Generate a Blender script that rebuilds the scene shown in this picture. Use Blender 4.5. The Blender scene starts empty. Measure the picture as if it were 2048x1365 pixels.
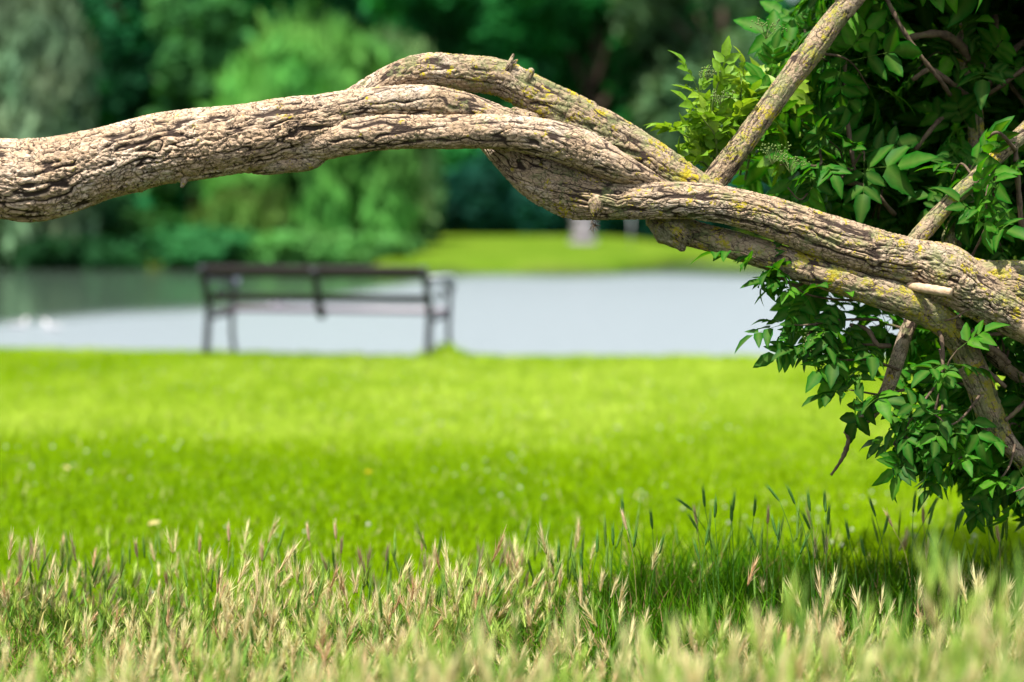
import bpy, math, random
import numpy as np
from mathutils import Vector, Matrix, Quaternion

random.seed(7)
rng = np.random.default_rng(7)
sc = bpy.context.scene
R = math.radians

# ---------------------------------------------------------------- camera
CAM_Z = 1.2
PITCH = math.atan(255 / 4836)
FPX = 4836.0
cam = bpy.data.cameras.new('camera')
cam.lens = 85.0
cam.sensor_width = 36.0
cam.clip_start = 0.1
cam.clip_end = 3000
cam.dof.use_dof = True
cam.dof.focus_distance = 5.98
cam.dof.aperture_fstop = 1.95
cam.dof.aperture_blades = 0
camo = bpy.data.objects.new('camera', cam)
sc.collection.objects.link(camo)
camo.location = (0, 0, CAM_Z)
camo.rotation_euler = (math.pi / 2 - PITCH, 0, 0)
sc.camera = camo

# ---------------------------------------------------------------- world, sun, exposure
SUN = Vector((-0.20, -0.34, 0.92)).normalized()      # towards the sun
world = bpy.data.worlds.new('World')
sc.world = world
world.use_nodes = True
wn = world.node_tree
wn.nodes.clear()
wo = wn.nodes.new('ShaderNodeOutputWorld')
bg = wn.nodes.new('ShaderNodeBackground')
sky = wn.nodes.new('ShaderNodeTexSky')
sky.sky_type = 'NISHITA'
sky.sun_disc = False
sky.sun_elevation = math.asin(SUN.z)
sky.sun_rotation = math.atan2(SUN.x, SUN.y)
sky.air_density = 1.0
sky.dust_density = 2.5
sky.ozone_density = 1.0
bg.inputs['Strength'].default_value = 0.070
# thin bright cloud over much of the sky
wtc = wn.nodes.new('ShaderNodeTexCoord')
wmp = wn.nodes.new('ShaderNodeMapping')
wmp.inputs['Scale'].default_value = (1.0, 1.0, 2.6)
wn.links.new(wtc.outputs['Generated'], wmp.inputs['Vector'])
wnz = wn.nodes.new('ShaderNodeTexNoise')
wnz.inputs['Scale'].default_value = 2.4
wnz.inputs['Detail'].default_value = 5
wn.links.new(wmp.outputs[0], wnz.inputs['Vector'])
wrp = wn.nodes.new('ShaderNodeValToRGB')
wrp.color_ramp.elements[0].position = 0.34
wrp.color_ramp.elements[1].position = 0.62
wn.links.new(wnz.outputs['Fac'], wrp.inputs[0])
wmx = wn.nodes.new('ShaderNodeMix')
wmx.data_type = 'RGBA'
wn.links.new(wrp.outputs[0], wmx.inputs[0])
wn.links.new(sky.outputs[0], wmx.inputs[6])
wmx.inputs[7].default_value = (9.5, 10.2, 10.8, 1)
wn.links.new(wmx.outputs[2], bg.inputs['Color'])
wn.links.new(bg.outputs[0], wo.inputs['Surface'])

sl = bpy.data.lights.new('sun', 'SUN')
sl.energy = 4.7
sl.angle = R(0.5)
sl.color = (1.0, 0.94, 0.84)
so = bpy.data.objects.new('sun', sl)
sc.collection.objects.link(so)
so.location = (-20, -20, 40)
so.rotation_euler = SUN.to_track_quat('Z', 'Y').to_euler()

sc.view_settings.view_transform = 'Standard'
sc.view_settings.look = 'None'
sc.view_settings.exposure = 1.33
sc.view_settings.gamma = 1.0
sc.view_settings.use_curve_mapping = False
sc.render.engine = 'CYCLES'
sc.cycles.use_denoising = True
sc.cycles.max_bounces = 8
sc.cycles.diffuse_bounces = 4
sc.cycles.glossy_bounces = 3
sc.cycles.transmission_bounces = 5
sc.cycles.transparent_max_bounces = 4
sc.cycles.sample_clamp_indirect = 6.0

F_ = Vector((0, math.cos(PITCH), -math.sin(PITCH)))
U_ = Vector((0, math.sin(PITCH), math.cos(PITCH)))


def P(u, v, d):
    """a point at depth d metres seen at pixel (u, v) of the 2048 px photograph"""
    return Vector((0, 0, CAM_Z)) + F_ * d + Vector((1, 0, 0)) * ((u - 1024) / FPX * d) + U_ * ((682.5 - v) / FPX * d)


# ---------------------------------------------------------------- object helpers
def link(o):
    sc.collection.objects.link(o)
    return o


def tag(o, label=None, cat=None, group=None, kind=None):
    if label: o['label'] = label
    if cat: o['category'] = cat
    if group: o['group'] = group
    if kind: o['kind'] = kind
    return o


def empty(name, loc, rz=0.0):
    o = bpy.data.objects.new(name, None)
    o.empty_display_size = 0.2
    o.location = loc
    o.rotation_euler = (0, 0, rz)
    return link(o)


def np_mesh(name, V, F, mats, smooth=True, attrs=None, col=None, fmat=None):
    """V (n,3); F (m,3) or (m,4) int array; attrs {name: (n,)}, col (n,3)"""
    V = np.ascontiguousarray(V, dtype=np.float32)
    F = np.ascontiguousarray(F, dtype=np.int32)
    k = F.shape[1]
    me = bpy.data.meshes.new(name)
    me.vertices.add(len(V))
    me.vertices.foreach_set('co', V.ravel())
    me.loops.add(F.size)
    me.loops.foreach_set('vertex_index', F.ravel())
    me.polygons.add(len(F))
    me.polygons.foreach_set('loop_start', np.arange(0, F.size, k, dtype=np.int32))
    me.polygons.foreach_set('loop_total', np.full(len(F), k, dtype=np.int32))
    if smooth:
        me.polygons.foreach_set('use_smooth', np.ones(len(F), dtype=bool))
    if fmat is not None:
        me.polygons.foreach_set('material_index', np.asarray(fmat, dtype=np.int32))
    me.update(calc_edges=True)
    for n, a in (attrs or {}).items():
        at = me.attributes.new(n, 'FLOAT', 'POINT')
        at.data.foreach_set('value', np.asarray(a, dtype=np.float32))
    if col is not None:
        c = np.ones((len(V), 4), dtype=np.float32)
        c[:, :3] = col
        at = me.attributes.new('col', 'FLOAT_COLOR', 'POINT')
        at.data.foreach_set('color', c.ravel())
    for m in (mats if isinstance(mats, (list, tuple)) else [mats]):
        me.materials.append(m)
    return me


def mesh_obj(name, me, parent=None):
    o = bpy.data.objects.new(name, me)
    o.parent = parent
    return link(o)


# ---------------------------------------------------------------- numpy noise
def _hash(ix, iy, iz, seed=0):
    h = (ix.astype(np.int64) * 73856093) ^ (iy.astype(np.int64) * 19349663) ^ (iz.astype(np.int64) * 83492791) ^ (seed * 2654435761)
    h &= 0xFFFFFFFF
    h = ((h ^ (h >> 16)) * 0x45d9f3b) & 0xFFFFFFFF
    h = ((h ^ (h >> 16)) * 0x45d9f3b) & 0xFFFFFFFF
    return (h ^ (h >> 16)) & 0xFFFFFFFF


def vnoise(p, seed=0):
    i = np.floor(p).astype(np.int64)
    f = p - i
    f = f * f * (3 - 2 * f)
    out = np.zeros(len(p))
    for dx in (0, 1):
        wx = f[:, 0] if dx else 1 - f[:, 0]
        for dy in (0, 1):
            wy = f[:, 1] if dy else 1 - f[:, 1]
            for dz in (0, 1):
                wz = f[:, 2] if dz else 1 - f[:, 2]
                out += wx * wy * wz * (_hash(i[:, 0] + dx, i[:, 1] + dy, i[:, 2] + dz, seed) / 4294967295.0)
    return out * 2 - 1


def fbm(p, oct=3, seed=0):
    a, s, o = 1.0, 0.0, np.zeros(len(p))
    for k in range(oct):
        o += a * vnoise(p * (2 ** k) + 17.3 * k, seed + k)
        s += a
        a *= 0.5
    return o / s


def worley(p, seed=0):
    i = np.floor(p).astype(np.int64)
    f1 = np.full(len(p), 9.0)
    f2 = np.full(len(p), 9.0)
    cid = np.zeros(len(p))
    for dx in (-1, 0, 1):
        for dy in (-1, 0, 1):
            for dz in (-1, 0, 1):
                cx, cy, cz = i[:, 0] + dx, i[:, 1] + dy, i[:, 2] + dz
                h = _hash(cx, cy, cz, seed)
                jx = (h & 1023) / 1023.0
                jy = ((h >> 10) & 1023) / 1023.0
                jz = ((h >> 20) & 1023) / 1023.0
                d = (cx + jx - p[:, 0]) ** 2 + (cy + jy - p[:, 1]) ** 2 + (cz + jz - p[:, 2]) ** 2
                new = d < f1
                f2 = np.where(new, f1, np.minimum(f2, d))
                cid = np.where(new, (h >> 5 & 255) / 255.0, cid)
                f1 = np.where(new, d, f1)
    return np.sqrt(f1), np.sqrt(f2), cid


def sstep(a, b, x):
    t = np.clip((x - a) / (b - a), 0, 1)
    return t * t * (3 - 2 * t)


# ---------------------------------------------------------------- material helpers
def new_mat(name):
    m = bpy.data.materials.new(name)
    m.use_nodes = True
    nt = m.node_tree
    nt.nodes.clear()
    out = nt.nodes.new('ShaderNodeOutputMaterial')
    return m, nt, out


def node(nt, t, **kw):
    n = nt.nodes.new(t)
    for k, v in kw.items():
        setattr(n, k, v)
    return n


def mixc(nt, fac, a, b, mode='MIX'):
    n = nt.nodes.new('ShaderNodeMix')
    n.data_type = 'RGBA'
    n.blend_type = mode
    for s, val in ((0, fac), (6, a), (7, b)):
        if isinstance(val, (int, float)):
            n.inputs[s].default_value = val
        elif isinstance(val, tuple):
            n.inputs[s].default_value = (*val, 1)
        else:
            nt.links.new(val, n.inputs[s])
    return n.outputs[2]


def ramp(nt, src, stops):
    n = nt.nodes.new('ShaderNodeValToRGB')
    e = n.color_ramp.elements
    while len(e) < len(stops):
        e.new(0.5)
    for k, (p, c) in enumerate(stops):
        e[k].position = p
        e[k].color = (*c, 1) if isinstance(c, tuple) else (c, c, c, 1)
    nt.links.new(src, n.inputs[0])
    return n.outputs[0]


def noise(nt, scale, detail=4, rough=0.55, vec=None, dist=0.0):
    n = nt.nodes.new('ShaderNodeTexNoise')
    n.inputs['Scale'].default_value = scale
    n.inputs['Detail'].default_value = detail
    n.inputs['Roughness'].default_value = rough
    n.inputs['Distortion'].default_value = dist
    if vec is not None:
        nt.links.new(vec, n.inputs['Vector'])
    return n.outputs['Fac']


def objco(nt):
    return nt.nodes.new('ShaderNodeTexCoord').outputs['Object']


def geopos(nt):
    return nt.nodes.new('ShaderNodeNewGeometry').outputs['Position']


def principled(nt, out, base, rough=0.8, spec=0.3, bump=None, bstr=0.3, bdist=0.01):
    b = nt.nodes.new('ShaderNodeBsdfPrincipled')
    if isinstance(base, tuple):
        b.inputs['Base Color'].default_value = (*base, 1)
    else:
        nt.links.new(base, b.inputs['Base Color'])
    if isinstance(rough, (int, float)):
        b.inputs['Roughness'].default_value = rough
    else:
        nt.links.new(rough, b.inputs['Roughness'])
    b.inputs['Specular IOR Level'].default_value = spec
    if bump is not None:
        bm = nt.nodes.new('ShaderNodeBump')
        bm.inputs['Strength'].default_value = bstr
        bm.inputs['Distance'].default_value = bdist
        nt.links.new(bump, bm.inputs['Height'])
        nt.links.new(bm.outputs[0], b.inputs['Normal'])
    nt.links.new(b.outputs[0], out.inputs['Surface'])
    return b


def leafy_mat(name, color_fn, transl=0.35, rough=0.45, spec=0.4, tr_tint=(1.25, 1.15, 0.5)):
    m, nt, out = new_mat(name)
    c = color_fn(nt)
    b = nt.nodes.new('ShaderNodeBsdfPrincipled')
    nt.links.new(c, b.inputs['Base Color'])
    b.inputs['Roughness'].default_value = rough
    b.inputs['Specular IOR Level'].default_value = spec
    t = nt.nodes.new('ShaderNodeBsdfTranslucent')
    tc = mixc(nt, 1.0, c, tr_tint, 'MULTIPLY')
    nt.links.new(tc, t.inputs['Color'])
    mx = nt.nodes.new('ShaderNodeMixShader')
    mx.inputs[0].default_value = transl
    nt.links.new(b.outputs[0], mx.inputs[1])
    nt.links.new(t.outputs[0], mx.inputs[2])
    nt.links.new(mx.outputs[0], out.inputs['Surface'])
    return m


def attr_col(nt):
    a = nt.nodes.new('ShaderNodeAttribute')
    a.attribute_name = 'col'
    return a.outputs['Color']


# bark -----------------------------------------------------------------
def make_bark():
    m, nt, out = new_mat('bark')
    co = objco(nt)
    h = nt.nodes.new('ShaderNodeAttribute'); h.attribute_name = 'h'
    l = nt.nodes.new('ShaderNodeAttribute'); l.attribute_name = 'lich'
    pid = nt.nodes.new('ShaderNodeAttribute'); pid.attribute_name = 'plate'
    n1 = noise(nt, 9, 5, 0.6, co)
    n2 = noise(nt, 60, 5, 0.65, co)
    n3 = noise(nt, 420, 3, 0.7, co)
    plate = ramp(nt, n1, [(0.30, (0.34, 0.245, 0.165)), (0.5, (0.51, 0.375, 0.265)), (0.70, (0.60, 0.51, 0.43))])
    plate = mixc(nt, mm(nt, 'MULTIPLY', pid.outputs['Fac'], 0.40), plate, (0.50, 0.33, 0.19))
    grain = ramp(nt, n2, [(0.30, 0.60), (0.62, 1.12)])
    plate = mixc(nt, 1.0, plate, grain, 'MULTIPLY')
    gr2 = ramp(nt, n3, [(0.30, 0.76), (0.62, 1.08)])
    plate = mixc(nt, 1.0, plate, gr2, 'MULTIPLY')
    # weathered grey where the lichen grows
    grey = mixc(nt, mm(nt, 'MULTIPLY', l.outputs['Fac'], 0.66), plate, (0.185, 0.145, 0.085))
    hh = mm(nt, 'ADD', h.outputs['Fac'], mm(nt, 'MULTIPLY', mm(nt, 'SUBTRACT', n2, 0.5), 0.30))
    gv = nt.nodes.new('ShaderNodeAttribute'); gv.attribute_name = 'grain'
    vo = nt.nodes.new('ShaderNodeTexVoronoi')
    vo.feature = 'DISTANCE_TO_EDGE'
    vo.inputs['Scale'].default_value = 1.0
    wrp_ = nt.nodes.new('ShaderNodeTexNoise'); wrp_.inputs['Scale'].default_value = 110; wrp_.inputs['Detail'].default_value = 3
    nt.links.new(gv.outputs['Vector'], wrp_.inputs['Vector'])
    va = nt.nodes.new('ShaderNodeVectorMath'); va.operation = 'MULTIPLY_ADD'
    nt.links.new(wrp_.outputs['Color'], va.inputs[0]); va.inputs[1].default_value = (0.011, 0.008, 0.008)
    nt.links.new(gv.outputs['Vector'], va.inputs[2])
    nt.links.new(mapped(nt, va.outputs[0], (0, 0, 0), (44, 98, 98)), vo.inputs['Vector'])
    crack = ramp(nt, vo.outputs['Distance'], [(0.0, 0.0), (0.085, 1.0)])
    ckm = noise(nt, 34, 2, 0.5, co)
    ckk = ramp(nt, ckm, [(0.42, 1.0), (0.62, 0.35)])
    crack = mm(nt, 'SUBTRACT', 1.0, mm(nt, 'MULTIPLY', mm(nt, 'SUBTRACT', 1.0, crack), ckk))
    furrow = mm(nt, 'MULTIPLY', ramp(nt, hh, [(0.17, 0.0), (0.57, 1.0)]), crack)
    c = mixc(nt, furrow, (0.040, 0.027, 0.021), grey)
    # lichens
    la = noise(nt, 26, 4, 0.65, co)
    lb = noise(nt, 150, 3, 0.6, co)
    s = mm(nt, 'ADD', mm(nt, 'MULTIPLY', la, 0.62), mm(nt, 'MULTIPLY', lb, 0.38))
    s = mm(nt, 'ADD', s, mm(nt, 'MULTIPLY', l.outputs['Fac'], 0.105))
    yl = ramp(nt, s, [(0.615, 0.0), (0.650, 1.0)])
    ycol = mixc(nt, lb, (0.26, 0.22, 0.02), (0.42, 0.33, 0.015))
    c = mixc(nt, mm(nt, 'MULTIPLY', yl, furrow_soft(nt, hh)), c, ycol)
    ga = noise(nt, 19, 4, 0.65, mapped(nt, co, (3.1, 1.7, 5.2)))
    gs = mm(nt, 'ADD', mm(nt, 'ADD', mm(nt, 'MULTIPLY', ga, 0.7), mm(nt, 'MULTIPLY', lb, 0.3)), mm(nt, 'MULTIPLY', l.outputs['Fac'], 0.16))
    gl = ramp(nt, gs, [(0.60, 0.0), (0.70, 0.6)])
    gcol = mixc(nt, lb, (0.10, 0.13, 0.035), (0.24, 0.26, 0.12))
    c = mixc(nt, gl, c, gcol)
    bh = mm(nt, 'ADD', mm(nt, 'ADD', n2, mm(nt, 'MULTIPLY', n3, 0.5)), mm(nt, 'MULTIPLY', crack, 0.7))
    principled(nt, out, c, 0.88, 0.18, bh, 0.7, 0.006)
    return m


def mm(nt, op, a, b):
    n = nt.nodes.new('ShaderNodeMath')
    n.operation = op
    for k, val in enumerate((a, b)):
        if isinstance(val, (int, float)):
            n.inputs[k].default_value = val
        else:
            nt.links.new(val, n.inputs[k])
    return n.outputs[0]


def mapped(nt, co, loc=(0, 0, 0), scale=(1, 1, 1)):
    n = nt.nodes.new('ShaderNodeMapping')
    n.inputs['Location'].default_value = loc
    n.inputs['Scale'].default_value = scale
    nt.links.new(co, n.inputs['Vector'])
    return n.outputs[0]


def furrow_soft(nt, hh):
    return ramp(nt, hh, [(0.12, 0.0), (0.30, 1.0)])


M = {}
M['bark'] = make_bark()

m, nt, out = new_mat('twig_bark')
n1 = noise(nt, 60, 4, 0.6, objco(nt))
c = ramp(nt, n1, [(0.3, (0.045, 0.030, 0.020)), (0.55, (0.11, 0.075, 0.050)), (0.75, (0.12, 0.115, 0.045))])
principled(nt, out, c, 0.8, 0.25, n1, 0.5, 0.004)
M['twig'] = m

m, nt, out = new_mat('green_shoot')
n1 = noise(nt, 40, 3, 0.6, objco(nt))
c = ramp(nt, n1, [(0.3, (0.06, 0.10, 0.02)), (0.7, (0.12, 0.17, 0.04))])
principled(nt, out, c, 0.6, 0.3)
M['shoot'] = m

m, nt, out = new_mat('bare_wood')
n1 = noise(nt, 30, 5, 0.6, mapped(nt, objco(nt), (0, 0, 0), (1, 6, 6)))
c = ramp(nt, n1, [(0.3, (0.30, 0.19, 0.11)), (0.7, (0.50, 0.38, 0.26))])
principled(nt, out, c, 0.7, 0.25, n1, 0.3, 0.004)
M['bare'] = m


def elder_green(lo, hi, pale):
    def f(nt):
        oi = nt.nodes.new('ShaderNodeObjectInfo')
        a = nt.nodes.new('ShaderNodeAttribute'); a.attribute_name = 'rnd'
        v = mm(nt, 'FRACT', mm(nt, 'ADD', oi.outputs['Random'], a.outputs['Fac']), 0)
        c = ramp(nt, v, [(0.0, lo), (0.72, hi), (1.0, pale)])
        n = noise(nt, 55, 4, 0.6, objco(nt))
        g = ramp(nt, n, [(0.3, 0.7), (0.7, 1.2)])
        c = mixc(nt, 1.0, c, g, 'MULTIPLY')
        rib = nt.nodes.new('ShaderNodeAttribute'); rib.attribute_name = 'rib'
        return mixc(nt, mm(nt, 'MULTIPLY', rib.outputs['Fac'], 0.55), c, (0.16, 0.24, 0.05))
    return f


M['leaf'] = leafy_mat('elder_leaf', elder_green((0.004, 0.060, 0.005), (0.010, 0.120, 0.005), (0.050, 0.20, 0.005)), 0.42, 0.46, 0.06, (1.4, 1.6, 0.25))
M['leaf_young'] = leafy_mat('young_elder_leaf', elder_green((0.09, 0.24, 0.008), (0.16, 0.32, 0.012), (0.28, 0.42, 0.03)), 0.42, 0.45, 0.25, (1.25, 1.15, 0.4))
M['blade'] = leafy_mat('grass_blade', attr_col, 0.35, 0.7, 0.03, (1.2, 1.15, 0.3))
M['barley'] = leafy_mat('barley_straw', attr_col, 0.30, 0.7, 0.08, (1.1, 1.0, 0.8))
M['crown'] = leafy_mat('crown_leaf', attr_col, 0.25, 0.7, 0.08, (1.2, 1.2, 0.5))

m, nt, out = new_mat('ground_grass')
po = geopos(nt)
a1 = noise(nt, 0.55, 4, 0.6, po)
a2 = noise(nt, 5.0, 4, 0.65, po)
c = ramp(nt, a1, [(0.30, (0.045, 0.095, 0.004)), (0.5, (0.068, 0.122, 0.007)), (0.70, (0.105, 0.150, 0.016))])
g = ramp(nt, a2, [(0.3, 0.75), (0.7, 1.2)])
c = mixc(nt, 1.0, c, g, 'MULTIPLY')
so_ = nt.nodes.new('ShaderNodeAttribute'); so_.attribute_name = 'soil'
a3 = noise(nt, 14.0, 4, 0.6, po)
soil = ramp(nt, a3, [(0.35, (0.015, 0.030, 0.006)), (0.6, (0.04, 0.045, 0.018)), (0.78, (0.10, 0.085, 0.045))])
c = mixc(nt, so_.outputs['Fac'], c, soil)
principled(nt, out, c, 0.95, 0.02, a2, 0.5, 0.02)
M['ground'] = m

m, nt, out = new_mat('pond_water')
po = geopos(nt)
w1 = noise(nt, 2.2, 3, 0.55, mapped(nt, po, (0, 0, 0), (1.0, 1.6, 1.0)), 0.4)
w2 = noise(nt, 9.0, 3, 0.6, mapped(nt, po, (4, 2, 0), (1.0, 1.5, 1.0)), 0.3)
hgt = mm(nt, 'ADD', mm(nt, 'MULTIPLY', w1, 1.0), mm(nt, 'MULTIPLY', w2, 0.3))
wq_ = nt.nodes.new('ShaderNodeAttribute'); wq_.attribute_name = 'breeze_sky_tint'
wb = principled(nt, out, mixc(nt, wq_.outputs['Fac'], (0.045, 0.070, 0.050), (0.145, 0.172, 0.190)), 0.13, 0.5)  # base colour carries painted reflections: dark trees where calm, pale sky where rippled
wb.inputs['IOR'].default_value = 1.333
bmp = nt.nodes.new('ShaderNodeBump')
bmp.inputs['Distance'].default_value = 0.10
wa = nt.nodes.new('ShaderNodeAttribute'); wa.attribute_name = 'breeze_sky_tint'
nt.links.new(wa.outputs['Fac'], bmp.inputs['Strength'])
nt.links.new(hgt, bmp.inputs['Height'])
nt.links.new(bmp.outputs[0], wb.inputs['Normal'])
rr = nt.nodes.new('ShaderNodeMapRange')
rr.inputs[3].default_value = 0.08; rr.inputs[4].default_value = 0.30
nt.links.new(wa.outputs['Fac'], rr.inputs[0])
nt.links.new(rr.outputs[0], wb.inputs['Roughness'])
M['water'] = m

m, nt, out = new_mat('dark_painted_wood')
n1 = noise(nt, 12, 4, 0.6, mapped(nt, objco(nt), (0, 0, 0), (1, 12, 12)))
c = ramp(nt, n1, [(0.3, (0.010, 0.008, 0.008)), (0.7, (0.020, 0.015, 0.015))])
principled(nt, out, c, 0.55, 0.2, n1, 0.3, 0.004)
M['bench_wood'] = m
m, nt, out = new_mat('maroon_seat_wood')
n1 = noise(nt, 12, 4, 0.6, mapped(nt, objco(nt), (0, 0, 0), (1, 12, 12)))
c = ramp(nt, n1, [(0.3, (0.08, 0.04, 0.07)), (0.7, (0.13, 0.075, 0.12))])
principled(nt, out, c, 0.28, 0.6, n1, 0.3, 0.004)
M['seat_wood'] = m
m, nt, out = new_mat('black_cast_iron')
n1 = noise(nt, 40, 3, 0.6, objco(nt))
c = ramp(nt, n1, [(0.3, (0.010, 0.011, 0.014)), (0.7, (0.022, 0.024, 0.028))])
principled(nt, out, c, 0.4, 0.35, n1, 0.3, 0.003)
M['iron'] = m
m, nt, out = new_mat('painted_sky_glint')
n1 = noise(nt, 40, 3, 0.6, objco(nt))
principled(nt, out, ramp(nt, n1, [(0.3, (0.30, 0.33, 0.40)), (0.7, (0.42, 0.45, 0.52))]), 0.35, 0.6)  # pale colour stands in for the sky glint on the bench arms
M['arm_glint'] = m
m, nt, out = new_mat('pale_stone')
n1 = noise(nt, 9, 5, 0.6, objco(nt))
c = ramp(nt, n1, [(0.3, (0.24, 0.21, 0.24)), (0.7, (0.36, 0.32, 0.36))])
principled(nt, out, c, 0.8, 0.2, n1, 0.5, 0.01)
M['stone'] = m
m, nt, out = new_mat('white_feathers')
n1 = noise(nt, 30, 3, 0.6, objco(nt))
c = ramp(nt, n1, [(0.3, (0.62, 0.58, 0.60)), (0.7, (0.80, 0.78, 0.80))])
principled(nt, out, c, 0.8, 0.2)
M['feather'] = m
m, nt, out = new_mat('grey_feathers')
n1 = noise(nt, 30, 3, 0.6, objco(nt))
c = ramp(nt, n1, [(0.3, (0.28, 0.29, 0.32)), (0.7, (0.40, 0.41, 0.44))])
principled(nt, out, c, 0.8, 0.2)
M['greyfeather'] = m
m, nt, out = new_mat('dark_beak')
principled(nt, out, (0.16, 0.03, 0.02), 0.5, 0.3)
M['beak'] = m
m, nt, out = new_mat('tree_trunk')
n1 = noise(nt, 6, 5, 0.6, objco(nt))
c = ramp(nt, n1, [(0.3, (0.03, 0.022, 0.016)), (0.7, (0.09, 0.07, 0.05))])
principled(nt, out, c, 0.9, 0.1, n1, 0.6, 0.05)
M['trunk'] = m
m, nt, out = new_mat('yellow_petal')
n1 = noise(nt, 60, 2, 0.5, objco(nt))
principled(nt, out, ramp(nt, n1, [(0.3, (0.62, 0.42, 0.0)), (0.7, (0.80, 0.60, 0.01))]), 0.7, 0.2)
M['petal'] = m
m, nt, out = new_mat('dry_leaf')
n1 = noise(nt, 40, 3, 0.5, objco(nt))
principled(nt, out, ramp(nt, n1, [(0.3, (0.26, 0.20, 0.06)), (0.7, (0.38, 0.32, 0.14))]), 0.7, 0.2)
M['dryleaf'] = m


# ---------------------------------------------------------------- terrain
def edge_y(x):
    x = np.asarray(x, dtype=float)
    return 21.08 + 0.34 * np.log1p(np.exp((-0.7 - x) * 3.0)) / 3.0 + 0.05 * np.sin(x * 1.7) + 0.03 * np.sin(x * 4.1 + 1)


def far_y(x):
    x = np.asarray(x, dtype=float)
    return 60.0 + 1.0 * np.sin(x * 0.35 + 1.0) + 15.0 * sstep(2.2, 6.5, x) + 6.0 * sstep(-2.0, -4.5, x)


def ground_z(x, y):
    x = np.asarray(x, dtype=float); y = np.asarray(y, dtype=float)
    e = edge_y(x); f = far_y(x)
    z = 0.03 * np.sin(x * 0.9 + y * 0.35) * sstep(8, 11, y) * sstep(21, 17, y)  # pad and round end disc carry the painted glint
    # grass mound next to the right bench leg
    z = z + 0.085 * np.exp(-(((x + 0.57) / 0.17) ** 2 + ((y - 20.75) / 0.22) ** 2))
    z = z * (1 - sstep(e, e + 1, y))
    z = z - 0.9 * sstep(e - 0.15, e + 1.1, y)
    z = z + 0.9 * sstep(f - 2.0, f + 0.8, y) * 1.0
    z = z - 0.22 * sstep(f + 2.0, f - 2, y) * sstep(e + 1, e + 3, y)
    z = z + 0.42 * sstep(f + 1, f + 26, y)
    z = z - 0.045 * sstep(12, 19, y) * sstep(e + 1, e, y)
    # bank rising towards the camera, more so on the right
    k = sstep(4.9, 3.3, y)
    xr_ = x / np.maximum(y, 1.0)
    z = z + k * (0.10 + 0.13 * sstep(-0.20, 0.02, xr_) + 0.11 * sstep(0.0, 0.2, xr_))
    return z


def tall_edge(x):
    x = np.asarray(x, dtype=float)
    return 6.78 + 0.18 * np.sin(x * 3.1) + 0.12 * np.sin(x * 7.7 + 2) + 0.10 * np.sin(x * 17 + 1) + 0.25 * sstep(0.1, 0.9, x)


def axis(parts):
    out = []
    for a, b, n in parts:
        out += list(np.linspace(a, b, n, endpoint=False))
    out.append(parts[-1][1])
    return np.array(out)


xs = axis([(-900, -80, 14), (-80, -12, 34), (-12, 12, 190), (12, 80, 34), (80, 900, 14)])
ys = axis([(-60, 1, 20), (1, 9, 80), (9, 19, 60), (19, 25, 80), (25, 55, 40), (55, 95, 60), (95, 900, 24)])
X, Y = np.meshgrid(xs, ys)
Zg = ground_z(X.ravel(), Y.ravel())
nx, ny = len(xs), len(ys)
idx = np.arange(nx * ny).reshape(ny, nx)
Fq = np.stack([idx[:-1, :-1], idx[:-1, 1:], idx[1:, 1:], idx[1:, :-1]], -1).reshape(-1, 4)
soil = sstep(tall_edge(X.ravel()) + 0.1, tall_edge(X.ravel()) - 0.15, Y.ravel())
bankmud = sstep(edge_y(X.ravel()) + 0.25, edge_y(X.ravel()) + 0.5, Y.ravel()) * sstep(far_y(X.ravel()) + 0.25, far_y(X.ravel()) - 0.1, Y.ravel())
g = mesh_obj('ground', np_mesh('ground', np.stack([X.ravel(), Y.ravel(), Zg], 1), Fq, M['ground'], True, {'soil': np.maximum(soil, bankmud)}))
tag(g, 'mown lawn and grassy banks round the pond', 'ground', kind='structure')

# water
xs = axis([(-300, -15, 12), (-15, 15, 60), (15, 300, 12)])
ys = axis([(21.1, 60, 78), (60, 82, 22)])
X, Y = np.meshgrid(xs, ys)
nx, ny = len(xs), len(ys)
idx = np.arange(nx * ny).reshape(ny, nx)
Fq = np.stack([idx[:-1, :-1], idx[:-1, 1:], idx[1:, 1:], idx[1:, :-1]], -1).reshape(-1, 4)
xr, yr = X.ravel(), Y.ravel()
lim = 45 - 13 * sstep(-1.0, -9.0, xr) + 15 * sstep(-5.5, 0.5, xr)      # left part kept calm and painted dark for the trees' reflection
breeze_sky_tint = 0.04 + 0.96 * sstep(lim + 5, lim - 5, yr + 1.5 * np.sin(xr * 1.3)) ** 2.2
w = mesh_obj('water', np_mesh('water', np.stack([xr, yr, np.full(len(xr), -0.30)], 1), Fq, M['water'], True, {'breeze_sky_tint': breeze_sky_tint}))
tag(w, 'rippled pond water reflecting pale sky', 'water', kind='structure')


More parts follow.
